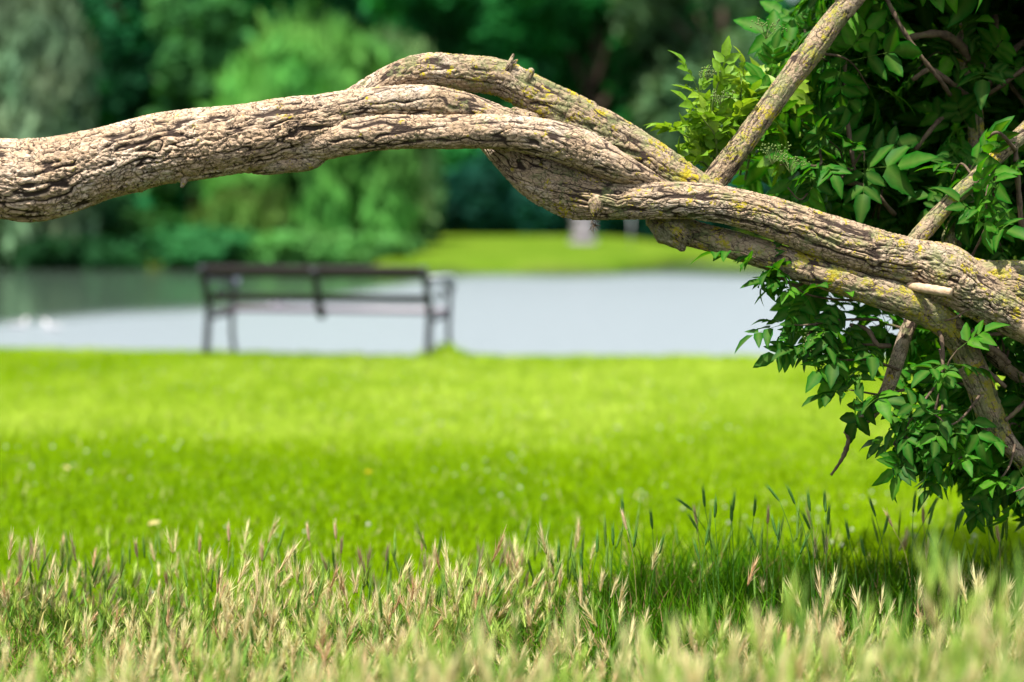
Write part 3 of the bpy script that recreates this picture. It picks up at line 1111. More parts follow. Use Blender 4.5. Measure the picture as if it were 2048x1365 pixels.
# arch that passes behind
bark_limb('limb', [(640, 235, 6.06, 22, 0.1), (700, 205, 6.06, 24, 0.1), (760, 172, 6.05, 28, 0.2), (820, 148, 6.05, 33, 0.4), (880, 143, 6.05, 38, 0.5), (940, 149, 6.05, 38, 0.7), (1000, 157, 6.06, 37, 0.7),
                   (1060, 186, 6.06, 38, 0.75), (1120, 218, 6.06, 42, 0.9), (1180, 246, 6.06, 40, 0.75), (1240, 280, 6.06, 40, 0.8), (1295, 312, 6.05, 37, 0.8), (1345, 344, 6.04, 34, 0.9), (1395, 372, 6.03, 28, 0.8),
                   (1450, 390, 6.03, 20, 0.5)], seed=4, twist=0.9, amp=1.1, flute=0.08, lump=0.05, knots=[(0.24, 3.1, 0.018, 0.012), (0.52, 2.8, 0.012, 0.010)])
# main limb on the right
bark_limb('limb', [(940, 240, 6.10, 18, 0.2), (985, 285, 6.10, 27, 0.2), (1025, 318, 6.09, 36, 0.3), (1065, 346, 6.07, 46, 0.35), (1110, 370, 6.05, 51, 0.4), (1155, 388, 6.02, 50, 0.5), (1195, 398, 5.99, 42, 0.55), (1240, 402, 5.98, 38, 0.55), (1300, 402, 5.97, 37, 0.55), (1400, 405, 5.97, 37, 0.45), (1480, 418, 5.97, 37, 0.45), (1560, 441, 5.97, 41, 0.55),
                   (1640, 470, 5.97, 45, 0.5), (1740, 503, 5.97, 48, 0.6), (1830, 524, 5.97, 47, 0.6), (1890, 545, 5.97, 56, 0.65), (1940, 577, 5.97, 52, 0.65), (1990, 606, 5.97, 46, 0.7), (2050, 642, 5.98, 42, 0.5),
                   (2140, 700, 6.0, 40, 0.4), (2300, 820, 6.05, 44, 0.4), (2480, 1050, 6.1, 60, 0.4), (2560, 1300, 6.1, 75, 0.4), (2590, 1440, 6.1, 95, 0.4)],
          seed=6, twist=0.5, amp=1.1, flute=0.07, lump=0.05, knots=[(0.46, 3.0, 0.022, 0.012), (0.42, -1.2, 0.03, 0.008)])
# ridge strand lying along the lower front of the main limb
bark_limb('limb', [(1470, 430, 5.99, 14, 0.6), (1560, 466, 5.965, 19, 0.8), (1660, 502, 5.955, 21, 1.1), (1760, 530, 5.955, 22, 1.1), (1850, 556, 5.96, 22, 0.6), (1920, 596, 5.98, 20, 0.5), (1990, 636, 6.02, 16, 0.5)],
          seed=7, twist=0.3, flute=0.08)
# second stem leaving to the right
bark_limb('limb', [(1850, 525, 6.03, 25, 0.7), (1910, 545, 6.02, 38, 0.7), (1970, 566, 6.01, 45, 0.8), (2040, 575, 6.0, 52, 0.95), (2140, 590, 6.0, 54, 0.6), (2300, 640, 6.08, 56, 0.4), (2500, 820, 6.12, 60, 0.4), (2600, 1200, 6.12, 70, 0.4), (2620, 1440, 6.12, 90, 0.4)],
          seed=8, twist=0.6, flute=0.06)
# lower branch with its broken knobbly end
lower = bark_limb('limb', [(1318, 440, 6.05, 27, 0.8), (1345, 455, 6.05, 30, 0.9), (1400, 472, 6.05, 26, 0.8), (1480, 494, 6.03, 28, 0.8), (1560, 519, 6.0, 29, 0.8), (1640, 547, 5.975, 30, 0.85), (1720, 572, 5.965, 31, 0.85),
                   (1800, 599, 5.96, 33, 0.95), (1860, 625, 5.98, 31, 1.0), (1905, 662, 6.02, 28, 0.9), (1935, 715, 6.07, 28, 0.8), (1962, 780, 6.08, 27, 0.9), (1988, 850, 6.09, 27, 1.0), (2018, 890, 6.1, 19, 0.7), (2060, 935, 6.12, 17, 0.6), (2140, 1010, 6.15, 13, 0.5)],
          seed=9, twist=0.5, amp=1.0, flute=0.07, lump=0.07)
bark_limb('burl', [(1300, 440, 6.04, 10, 0.8), (1325, 462, 6.03, 22, 0.9), (1345, 478, 6.02, 19, 0.9), (1362, 492, 6.02, 12, 0.9), (1369, 503, 6.02, 5, 0.9)], seed=10, amp=2.6, lump=0.42, res=0.0022, plate_s=0.45)
bark_limb('burl', [(1296, 434, 6.05, 12, 0.8), (1316, 452, 6.04, 17, 0.9), (1336, 470, 6.035, 20, 0.9), (1350, 486, 6.03, 8, 0.9)], seed=32, amp=2.6, lump=0.45, res=0.0022, plate_s=0.45)
bark_limb('burl', [(1330, 448, 6.02, 12, 0.9), (1350, 462, 6.01, 19, 0.9), (1368, 478, 6.02, 15, 0.9), (1376, 490, 6.03, 5, 0.9)], seed=33, amp=2.6, lump=0.45, res=0.0022, plate_s=0.45)
bark_limb('burl', [(470, 334, 5.99, 7, 0.3), (510, 334, 5.985, 14, 0.4), (545, 328, 5.98, 20, 0.4), (585, 324, 5.98, 20, 0.4), (618, 320, 5.98, 21, 0.5), (640, 312, 5.98, 16, 0.4), (668, 300, 5.985, 8, 0.3)], seed=31, amp=1.6, lump=0.20, res=0.0024, plate_s=0.6)
# the two upright branches and the stem in the shade
bark_limb('branch', [(1400, 400, 6.04, 22, 0.6), (1437, 352, 6.05, 25, 0.6), (1480, 295, 6.06, 24, 0.75), (1530, 226, 6.08, 23.5, 0.9), (1575, 165, 6.1, 23.5, 0.75), (1622, 105, 6.11, 24, 0.7), (1665, 45, 6.12, 22.5, 0.8), (1712, -10, 6.13, 22, 0.7),
                     (1790, -110, 6.2, 20, 0.7), (1850, -260, 6.3, 17, 0.6), (1880, -420, 6.4, 12, 0.6)], seed=11, amp=0.75, flute=0.05, plate_s=0.8, knots=[(0.32, 0.3, 0.02, 0.006)])
bark_limb('branch', [(1700, 35, 6.13, 16, 0.6), (1690, 0, 6.12, 20, 0.6), (1675, -50, 6.12, 18, 0.6), (1640, -160, 6.15, 14, 0.6), (1600, -300, 6.2, 9, 0.6)], seed=12, amp=0.7, plate_s=0.8)
bark_limb('branch', [(1815, 500, 6.04, 17, 0.7), (1850, 460, 6.05, 18, 0.8), (1900, 405, 6.06, 15.5, 0.85), (1950, 358, 6.07, 15.5, 0.8), (2000, 308, 6.08, 16, 0.8), (2048, 264, 6.09, 16, 0.8), (2140, 170, 6.12, 15, 0.7), (2260, 20, 6.2, 12, 0.6), (2350, -160, 6.3, 8, 0.6)],
          seed=13, amp=0.6, flute=0.05, plate_s=0.75)
bark_limb('branch', [(1890, 560, 6.3, 20, 1), (1905, 475, 6.35, 21, 1), (1935, 405, 6.4, 17, 1), (1945, 340, 6.42, 16, 1), (1952, 270, 6.45, 16, 1), (1945, 205, 6.48, 17, 0.9), (1925, 130, 6.5, 13, 0.7), (1915, 40, 6.55, 11, 0.5), (1930, -120, 6.6, 9, 0.5)],
          seed=14, amp=0.6, flute=0.05, plate_s=0.7)
bark_limb('branch', [(1845, 600, 6.15, 15, 0.5), (1815, 660, 6.14, 15, 0.6), (1795, 720, 6.13, 15, 0.5), (1772, 785, 6.12, 14, 0.5), (1738, 832, 6.11, 12, 0.4), (1706, 852, 6.1, 9, 0.3), (1693, 868, 6.1, 8, 0.2)],
          seed=15, amp=0.5, plate_s=0.7)
bark_limb('branch', [(1840, 620, 6.2, 14, 0.7), (1900, 640, 6.22, 16, 0.8), (1960, 690, 6.25, 14, 0.6), (2010, 735, 6.28, 12, 0.3), (2100, 800, 6.3, 12, 0.3)], seed=16, amp=0.4, plate_s=0.7)

# bare wood: the broken stub and the stripped patch
def smooth_limb(name, path, mat, n=12, label=None, jitter=0.06):
    pts = catmull([(*tuple(P(*p[:3])), p[3] / FPX * p[2]) for p in path], 6)
    rr_ = pts[:, 3] * (1 + jitter * np.sin(np.arange(len(pts)) * 1.9))
    V, F = tube(pts[:, :3] - EO, rr_, n)
    o = mesh_obj(name, np_mesh(name, V, F, mat, True), elder)
    if label: o['label'] = label
    return o


smooth_limb('stub', [(1818, 572, 5.95, 8), (1848, 577, 5.91, 9.5), (1878, 582, 5.885, 10), (1903, 586, 5.87, 9)], M['bare'], label='broken branch stub of pale bare wood')
bark_limb('stripped_patch', [(1992, 600, 5.965, 7), (2012, 620, 5.952, 15), (2035, 640, 5.948, 20), (2070, 668, 5.95, 18), (2110, 690, 5.96, 8)], mat=M['bare'], amp=0.35, lump=0.12, flute=0.10, seed=20, label='pale patch of stripped wood on the limb')

for path in ([(1010, 150, 6.03, 8), (1018, 132, 6.02, 6), (1023, 118, 6.02, 4), (1028, 108, 6.02, 2)], [(1015, 140, 6.03, 6), (1026, 128, 6.02, 5), (1036, 119, 6.02, 2)],
             [(1050, 165, 6.03, 9), (1060, 148, 6.02, 8), (1064, 136, 6.02, 5)], [(376, 340, 5.96, 11), (368, 362, 5.95, 7), (362, 376, 5.95, 3)],
             [(808, 135, 6.03, 14), (822, 122, 6.03, 12), (842, 119, 6.03, 6)],
             [(1185, 395, 5.955, 16), (1192, 410, 5.95, 14), (1188, 436, 5.95, 5)], [(1020, 222, 5.99, 10), (1050, 232, 5.98, 12), (1078, 238, 5.97, 8)]):
    bark_limb('twig_stub', [(*p, 0.5) for p in path], seed=int(path[0][0]) % 97, amp=0.9, lump=0.2, res=0.002, plate_s=0.5)


# ---------------------------------------------------------------- thin twigs with names of their own
def twig(path, mat='twig', name='twig', n=6):
    return smooth_limb(name, path, M[mat], n, None, 0.14)


hand_twigs = [
    [(1693, 862, 6.1, 7), (1697, 880, 6.1, 4.5), (1691, 903, 6.1, 5.5), (1680, 925, 6.1, 3.5), (1662, 951, 6.1, 2.6)],
    [(1700, 650, 6.05, 4), (1735, 660, 6.03, 5), (1755, 690, 6.02, 5), (1780, 692, 6.05, 5)],
    [(1885, 645, 6.0, 5), (1920, 655, 5.98, 4), (1960, 668, 5.98, 4), (2000, 668, 5.98, 4), (2060, 662, 5.98, 4)],
    [(1868, 650, 5.99, 4), (1882, 672, 5.97, 4.5), (1886, 720, 5.96, 4), (1880, 780, 5.96, 3.5), (1868, 830, 5.97, 3)],
    [(1930, 678, 6.0, 8), (1970, 690, 5.99, 8), (2000, 708, 5.99, 7), (2018, 728, 6.0, 6)],
    [(1960, 738, 6.02, 8), (1985, 752, 6.0, 6), (2012, 775, 6.0, 4)],
    [(2010, 842, 6.05, 4), (2030, 825, 6.05, 5), (2060, 795, 6.05, 5)],
    [(1620, 350, 6.25, 4), (1680, 360, 6.25, 7), (1740, 380, 6.25, 6), (1790, 430, 6.3, 5)],
    [(1690, 120, 6.3, 4), (1690, 200, 6.3, 5), (1700, 280, 6.3, 5), (1710, 350, 6.3, 4)],
    [(1765, -20, 6.2, 5), (1800, 50, 6.2, 5), (1840, 110, 6.22, 5), (1880, 160, 6.25, 5), (1900, 190, 6.3, 5)],
    [(1820, 75, 6.3, 7), (1880, 68, 6.3, 9), (1920, 90, 6.35, 10), (1935, 120, 6.4, 8)],
    [(1825, 160, 6.3, 5), (1860, 140, 6.3, 6), (1900, 165, 6.32, 6), (1935, 195, 6.4, 8)],
    [(1960, 195, 6.4, 6), (1990, 180, 6.35, 5), (2060, 130, 6.3, 5)],
    [(1975, 275, 6.0, 3), (1995, 265, 5.98, 3.5), (2012, 278, 6.0, 4), (2030, 300, 6.05, 5)],
    [(2030, 290, 6.1, 5), (2034, 340, 6.1, 6), (2040, 420, 6.12, 6), (2045, 480, 6.15, 6)],
    [(1645, 520, 6.06, 3), (1600, 570, 6.02, 4), (1560, 555, 6.0, 3), (1520, 530, 6.0, 2.5), (1480, 512, 6.0, 2)],
    [(1640, 640, 6.03, 3), (1625, 660, 6.02, 4), (1610, 685, 6.02, 3)],
    [(1830, 300, 6.35, 5), (1870, 250, 6.35, 5), (1890, 230, 6.4, 6)],
    [(2110, 60, 6.5, 8), (2040, 90, 6.45, 7), (1985, 160, 6.45, 7), (1960, 200, 6.45, 8)],
    [(1990, 30, 6.5, 6), (2000, 100, 6.5, 6), (2015, 160, 6.5, 5), (2060, 220, 6.5, 5)],
]
for pth in hand_twigs:
    twig(pth)

# ---------------------------------------------------------------- elder leaves
def leaflet(L, W, seg, fold, droop, base, dirv, up, rnd=0.5, serr=0.0):
    """pointed oval leaflet; V, F(tri), rib"""
    dirv = dirv / np.linalg.norm(dirv)
    side = np.cross(dirv, up); side /= np.linalg.norm(side)
    nup = np.cross(side, dirv)
    V, rib, F = [], [], []
    for i in range(seg + 1):
        t = i / seg
        wdt = W * math.sin(math.pi * min(1, t ** 0.72)) ** 0.85 * (1 - 0.15 * t) if 0 < i < seg else 0.0
        if serr and 0 < i < seg: wdt *= 1 + serr * (1 if i % 2 else -1)
        c = base + dirv * L * t + nup * (-droop * L * t * t)
        if i in (0, seg):
            V.append(c); rib.append(1 if i == 0 else 0)
        else:
            V += [c - side * wdt + nup * fold * wdt, c, c + side * wdt + nup * fold * wdt]
            rib += [0, 1, 0]
    n = len(V)
    F += [[0, 1, 2], [0, 2, 3]]
    for i in range(seg - 2):
        a = 1 + 3 * i
        F += [[a, a + 3, a + 4], [a, a + 4, a + 1], [a + 1, a + 4, a + 5], [a + 1, a + 5, a + 2]]
    a = 1 + 3 * (seg - 2)
    F += [[a, n - 1, a + 1], [a + 1, n - 1, a + 2]]
    return np.array(V), np.array(F), np.array(rib, float)


def compound_leaf(seed, seg=6, npairs=2, fine=True):
    """along +X from the origin, upper side +Z, about 0.17 m long"""
    r = np.random.default_rng(seed)
    Vs, Fs, Rb, Rn, off = [], [], [], [], 0
    Lr = 0.105
    curve = r.uniform(0.05, 0.25)
    def rp(t): return np.array([Lr * t, 0, -curve * Lr * t * t])
    items = []
    for k in range(npairs):
        t = 0.42 + 0.52 * k / max(1, npairs - 1) * 0.75
        for s in (-1, 1):
            a = s * r.uniform(0.85, 1.25)
            items.append((t, np.array([math.cos(a), math.sin(a), r.uniform(-0.35, 0.15)]), r.uniform(0.8, 1.05)))
    items.append((1.0, np.array([1, r.uniform(-0.15, 0.15), r.uniform(-0.5, -0.05)]), 1.15))
    for t, dv, k in items:
        up = np.array([r.uniform(-0.25, 0.25), r.uniform(-0.25, 0.25), 1.0])
        V, F, rb = leaflet(0.078 * k, 0.0205 * k, seg, r.uniform(0.15, 0.5), r.uniform(0.05, 0.45), rp(t), dv, up, serr=0.07 if fine else 0)
        Vs.append(V); Fs.append(F + off); Rb.append(rb * 0.7); Rn.append(np.full(len(V), r.uniform(0, 0.22))); off += len(V)
    V, F = tube([rp(t) for t in (0, 0.5, 1.0)], [0.0013, 0.001, 0.0007], 3, False)
    Vs.append(V); Fs.append(F + off); Rb.append(np.full(len(V), 1.0)); Rn.append(np.zeros(len(V)))
    return np.concatenate(Vs), np.concatenate(Fs), np.concatenate(Rb), np.concatenate(Rn)


NV = 10
CL_FINE = [compound_leaf(k, 6, 2 if k % 3 else 3) for k in range(NV)]
CL_COARSE = [compound_leaf(50 + k, 4, 2, False) for k in range(NV)]
LEAF_ME = [np_mesh('leaf', V, F, M['leaf'], True, {'rib': rb, 'rnd': rn}) for V, F, rb, rn in CL_FINE]
YOUNG_ME = [np_mesh('young_leaf', V, F, M['leaf_young'], True, {'rib': rb, 'rnd': rn}) for V, F, rb, rn in CL_FINE]

leaf_specs = []      # (pos, dir, up, scale, young, prio)


LIMB_PX = [(1400, 405), (1480, 425), (1560, 455), (1640, 490), (1740, 525), (1830, 550), (1900, 575), (1960, 600), (2050, 640), (2140, 690)]


def in_front_of_limb(p):
    rel = p - Vector((0, 0, CAM_Z))
    dep = rel.dot(F_)
    if dep > 6.16: return False
    u = 1024 + rel.x / dep * FPX
    v = 682.5 - rel.dot(U_) / dep * FPX
    if -200 < v < 350 and abs(u - (1437 + (352 - v) * 0.76)) < 95: return True
    vl = float(np.interp(u, [a for a, _ in LIMB_PX], [b for _, b in LIMB_PX]))
    return 1380 < u < 2200 and vl - 150 < v < vl + 75


def add_leaf(pos, dirv, up, scale, young=False, prio=None):
    scale *= 1.0
    if not young and in_front_of_limb(Vector(pos)): return
    leaf_specs.append((Vector(pos), Vector(dirv).normalized(), Vector(up), scale, young, prio))


def rand_up(k=0.5):
    # leaf blades face the light
    return (Vector((-0.25, -0.35, 0.9)) + Vector((random.gauss(0, k), random.gauss(0, k), random.gauss(0, k * 0.5)))).normalized()


twig_count = [0]


def leafy_twig(path, first=0.25, step=0.05, scale=1.0, young=False, r0=3.5, spread=0.9, droop=0.35, upk=0.5, mat='twig', prio=None):
    """path in (u,v,depth); opposite pairs of leaves along it"""
    pts = catmull([tuple(P(*p)) for p in path], 5)
    seg = np.linalg.norm(np.diff(pts, axis=0), axis=1)
    s = np.concatenate([[0], np.cumsum(seg)])
    tot = s[-1]
    rr_ = np.linspace(r0, 1.4, len(pts)) / FPX * 6
    V, F = tube(pts - EO, rr_, 5, False)
    if twig_count[0] < 250:
        mesh_obj('twig', np_mesh('twig', V, F, M[mat], True), elder)
        twig_count[0] += 1
    x = tot * first
    k = 0
    ph = random.uniform(0, 3.14)
    while x <= tot:
        q = np.array([np.interp(x, s, pts[:, j]) for j in range(3)])
        q2 = np.array([np.interp(max(0, x - 0.01), s, pts[:, j]) for j in range(3)])
        t = Vector(q - q2)
        t = t.normalized() if t.length > 1e-6 else Vector((0, 0, 1))
        a = t.cross(Vector((0, 0, 1)))
        if a.length < 0.1: a = Vector((1, 0, 0))
        a.normalize()
        b = t.cross(a)
        ang = ph + k * 1.57 + random.gauss(0, 0.2)
        sd = a * math.cos(ang) + b * math.sin(ang)
        kk = scale * (0.7 + 0.45 * (1 - x / tot)) * random.uniform(0.6, 1.15)
        for sgn in (-1, 1):
            d = (t * (1 - spread * 0.45) + sd * sgn * spread + Vector((0, 0, -droop)) + Vector([random.gauss(0, 0.25) for _ in range(3)]))
            add_leaf(Vector(q), d, rand_up(upk), kk, young, prio)
        x += step * random.uniform(0.75, 1.25)
        k += 1
    d = Vector(pts[-1] - pts[-3]).normalized() + Vector((0, 0, -droop * 0.5))
    add_leaf(Vector(pts[-1]), d, rand_up(upk), scale * 0.85, young, prio)


# bright young shoots left of the upright branch
for (tu, tv, bu, bv, dd) in [(1372, 150, 1420, 330, 6.05), (1415, 140, 1425, 300, 6.0), (1462, 150, 1440, 300, 6.08), (1345, 245, 1415, 345, 6.05), (1385, 215, 1425, 340, 5.98), (1450, 225, 1450, 345, 6.03),
                             (1355, 300, 1425, 355, 6.0), (1400, 285, 1435, 350, 6.1), (1478, 200, 1470, 330, 6.12), (1490, 260, 1480, 340, 6.12), (1520, 120, 1530, 230, 6.2), (1560, 105, 1570, 230, 6.25),
                             (1340, 330, 1405, 350, 6.1)]:
    tu += 22; bu += 10; dd += 0.10
    leafy_twig([(bu, bv + 20, dd + 0.08), ((tu + bu) / 2 + random.uniform(-12, 12), (tv + bv) / 2, dd + 0.03), (tu, tv + 25, dd)], 0.35, 0.050, 0.72, tu < 1505, 3.0, 0.55, -0.35, 0.6, 'shoot', prio=0)

# outline of the bush in pixels: left limit by height
OUT = [(-420, 1640), (-200, 1575), (0, 1548), (60, 1530), (120, 1500), (200, 1480), (300, 1450), (380, 1430), (430, 1620), (480, 1560), (510, 1490), (560, 1590), (600, 1600), (640, 1575), (700, 1600), (750, 1645), (800, 1700),
       (850, 1735), (900, 1775), (950, 1850), (990, 1950), (1020, 2030), (1100, 2200)]


def left_limit(v):
    return float(np.interp(v, [a for a, _ in OUT], [b for _, b in OUT]))


SKEL = [(1437, 352, 6.05), (1530, 226, 6.08), (1622, 105, 6.11), (1712, -10, 6.13), (1790, -110, 6.2), (1850, -260, 6.3), (1850, 460, 6.05), (1950, 358, 6.07), (2048, 264, 6.09), (2140, 170, 6.12), (2260, 20, 6.2),
        (1935, 405, 6.4), (1952, 270, 6.45), (1925, 130, 6.5), (1930, -120, 6.6), (1690, 360, 6.3), (1760, 400, 6.4), (1800, 594, 6.1), (1905, 662, 6.1), (1962, 780, 6.12), (1815, 660, 6.14), (1772, 785, 6.12), (1706, 852, 6.1),
        (2018, 890, 6.12), (2060, 935, 6.15), (2140, 1010, 6.2), (1640, 541, 6.08), (1560, 514, 6.08), (1720, 566, 6.08), (2100, 800, 6.3), (2200, 600, 6.4), (2200, 400, 6.5), (2010, 735, 6.28), (2150, 850, 6.3)]

# hand placed leafy twigs on the near outline
near_twigs = [
    [(1640, 540, 6.08), (1590, 560, 6.02), (1530, 525, 5.98), (1480, 505, 5.96)],
    [(1700, 600, 6.08), (1640, 600, 6.03), (1580, 590, 6.0), (1545, 570, 5.98)],
    [(1720, 640, 6.1), (1650, 640, 6.04), (1580, 650, 6.0), (1525, 650, 5.98)],
    [(1740, 690, 6.1), (1680, 690, 6.05), (1620, 690, 6.02), (1570, 690, 6.0)],
    [(1760, 740, 6.1), (1700, 720, 6.06), (1640, 720, 6.03), (1600, 700, 6.0)],
    [(1770, 780, 6.1), (1730, 790, 6.06), (1690, 785, 6.02), (1660, 780, 6.0)],
    [(1880, 760, 6.05), (1850, 800, 6.0), (1810, 860, 5.97), (1780, 880, 5.96)],
    [(1890, 780, 6.05), (1880, 830, 6.0), (1850, 880, 5.97), (1830, 900, 5.96)],
    [(1960, 790, 6.02), (1930, 830, 5.96), (1900, 850, 5.94), (1870, 830, 5.93)],
    [(1985, 850, 6.05), (1960, 880, 6.0), (1930, 910, 5.98), (1900, 930, 5.97)],
    [(2030, 890, 6.05), (2020, 930, 6.02), (2000, 960, 6.0), (1985, 975, 6.0)],
    [(2090, 930, 6.05), (2070, 960, 6.02), (2040, 980, 6.0), (2020, 985, 6.0)],
    [(1880, 700, 5.98), (1890, 740, 5.93), (1900, 720, 5.91), (1915, 700, 5.9)],
    [(1800, 860, 6.05), (1780, 900, 6.0), (1750, 890, 5.99), (1765, 870, 5.98)],
    [(1980, 420, 6.2), (1990, 370, 6.1), (1985, 330, 6.05), (1970, 400, 6.0)],
    [(1940, 520, 6.1), (1960, 480, 6.05), (1975, 440, 6.02), (1970, 400, 6.0)],
    [(1860, 640, 6.0), (1900, 640, 5.95), (1940, 620, 5.93), (1975, 625, 5.92)],
    [(1640, 300, 6.2), (1640, 330, 6.12), (1600, 330, 6.1), (1560, 330, 6.08)],
    [(1640, 360, 6.2), (1620, 380, 6.14), (1600, 400, 6.12), (1575, 375, 6.1)],
]
for pth in near_twigs:
    pth = [(a_ + (38 if b_ > 560 and a_ < 1800 else 0), b_, c_) for a_, b_, c_ in pth]
    leafy_twig(pth, 0.3, 0.05, 0.85, False, 3.2, 0.85, 0.45, 0.45, prio=1)

# random leafy twigs filling the bush
tries = 0
made = 0
while made < 290 and tries < 5000:
    tries += 1
    v = random.uniform(-420, 1060) if random.random() < 0.85 else random.uniform(-60, 480)
    lo = left_limit(v)
    u = lo + 30 + random.random() ** 0.9 * (2420 - lo)
    if u > 2420: continue
    lower_part = v > 500
    if 395 < v < 500 and u < 1700: continue
    d = random.uniform(6.12, 6.75) if lower_part else random.uniform(6.18, 7.5)
    if lower_part and u < 1750 and random.random() < 0.2: continue
    if lower_part and u > 1750 and random.random() < 0.15: continue
    # nearest skeleton node gives the root of the twig
    best = min(SKEL, key=lambda q: (q[0] - u) ** 2 + (q[1] - v) ** 2 + ((q[2] - d) * 300) ** 2 + random.random() * 9000)
    L = math.hypot(best[0] - u, best[1] - v)
    k = min(1.0, 230 / max(L, 1))
    bu, bv = u + (best[0] - u) * k, v + (best[1] - v) * k
    bd = d + (best[2] - d) * min(1, k + 0.3)
    mid = ((u + bu) / 2 + random.uniform(-25, 25), (v + bv) / 2 - random.uniform(5, 40), (d + bd) / 2)
    up = v < 420
    leafy_twig([(bu, bv, bd), mid, (u, v, d)], 0.2, 0.052, random.uniform(0.8, 1.15), (u < 1620 and v < 330 and random.random() < 0.35), 3.4, 0.85, 0.05 if up else 0.25, 0.75)
    made += 1

# inner leaves that close the crown behind and overhead
for _ in range(3400):
    v = random.uniform(-560, 520)
    lo = left_limit(v)
    u = lo + 70 + random.random() * (2560 - lo)
    if u < 1760 and v > 330: continue
    d = random.uniform(6.7, 8.3)
    add_leaf(P(u, v, d), (random.gauss(0, 1), random.gauss(0, 1), random.gauss(-0.4, 0.5)), rand_up(0.8), random.uniform(0.75, 1.05))
for _ in range(1300):
    u = random.uniform(1800, 2700)
    add_leaf(P(u, random.uniform(-580, -75), random.uniform(6.0, 7.3)), (random.gauss(0, 1), random.gauss(0, 1), random.gauss(-0.4, 0.5)), rand_up(0.8), random.uniform(0.9, 1.3))
for _ in range(260):
    v = random.uniform(560, 1080)
    lo = left_limit(v)
    u = lo + 150 + random.random() * (2500 - lo)
    d = random.uniform(6.4, 7.3)
    add_leaf(P(u, v, d), (random.gauss(0, 1), random.gauss(0, 1), random.gauss(-0.6, 0.5)), rand_up(0.8), random.uniform(0.9, 1.2))


def build_leaves():
    scored = []
    for k, (p, d, up, s, young, prio) in enumerate(leaf_specs):
        rel = p - Vector((0, 0, CAM_Z))
        dep = rel.dot(F_)
        u = 1024 + rel.x / dep * FPX
        v = 682.5 - rel.dot(U_) / dep * FPX
        vis = 1200 < u < 2060 and -20 < v < 1060
        scored.append((0 if vis and prio is not None else 1 if vis else 2, dep, k))
    scored.sort()
    single = set(k for _, _, k in scored[:295])
    nearset = set(k for a_, d_, k in scored if a_ < 2 and d_ < 7.0)
    Vs, Fs, Rb, Rn, Fm, off = [], [], [], [], [], 0
    for k, (p, d, up, s, young, prio) in enumerate(leaf_specs):
        x = d
        y = up.cross(x)
        if y.length < 0.05: y = Vector((0, 1, 0)).cross(x)
        y.normalize()
        z = x.cross(y)
        mt = Matrix((x, y, z)).transposed()
        if k in single:
            o = bpy.data.objects.new('leaf', (YOUNG_ME if young else LEAF_ME)[k % NV])
            o.parent = elder
            o.matrix_local = Matrix.Translation(p - elder.location) @ mt.to_4x4() @ Matrix.Scale(s, 4)
            if young: o['label'] = 'bright yellow-green young leaf'
            link(o)
        else:
            V, F, rb, rn = (CL_FINE if k in nearset else CL_COARSE)[k % NV]
            A = np.array(mt) * s
            Vs.append(V @ A.T + np.array(p) - EO)
            Fs.append(F + off); Rb.append(rb); Rn.append(rn + random.random()); off += len(V)
            Fm.append(np.full(len(F), 1 if young else 0))
    me = np_mesh('foliage', np.concatenate(Vs), np.concatenate(Fs), [M['leaf'], M['leaf_young']], True, {'rib': np.concatenate(Rb), 'rnd': np.concatenate(Rn)}, fmat=np.concatenate(Fm))
    o = mesh_obj('foliage', me, elder)
    o['kind'] = 'stuff'


build_leaves()
print('LEAVES', len(leaf_specs))


# flower umbels going to berry
def umbel(u, v, d, size, seed):
    r = np.random.default_rng(seed)
    c = np.array(P(u, v, d))
    Vs, Fs, off = [], [], 0
    base = c + np.array([0.0, 0.0, -size * 0.8])
    tips = []
    for k in range(9):
        a = k * 2.4
        e = c + np.array([math.cos(a), math.sin(a) * 0.8, r.uniform(-0.2, 0.3)]) * size * math.sqrt((k + 0.5) / 9)
        V, F = tube([base - EO, (base + e) / 2 - EO + [0, 0, 0.003], e - EO], [0.0011, 0.0008, 0.0006], 3, False)
        Vs.append(V); Fs.append(F + off); off += len(V)
        for q in range(4):
            tips.append(e + r.normal(0, 0.007, 3))
    V0 = np.array([[1, 0, 0], [-1, 0, 0], [0, 1, 0], [0, -1, 0], [0, 0, 1], [0, 0, -1]], float)
    F0 = np.array([[0, 2, 4], [2, 1, 4], [1, 3, 4], [3, 0, 4], [2, 0, 5], [1, 2, 5], [3, 1, 5], [0, 3, 5]])
    for t in tips:
        Vs.append(V0 * 0.0028 + t - EO); Fs.append(F0 + off); off += 6
    mesh_obj('berry_cluster', np_mesh('berry_cluster', np.concatenate(Vs), np.concatenate(Fs), M['shoot'], True), elder)


for k, t in enumerate([(1545, 300, 6.02, 0.045), (1580, 320, 6.02, 0.04), (1625, 672, 5.99, 0.05), (1650, 690, 6.0, 0.04), (1440, 190, 5.98, 0.03), (1532, 50, 6.15, 0.045), (1415, 145, 5.98, 0.025)]):
    umbel(*t, seed=k)


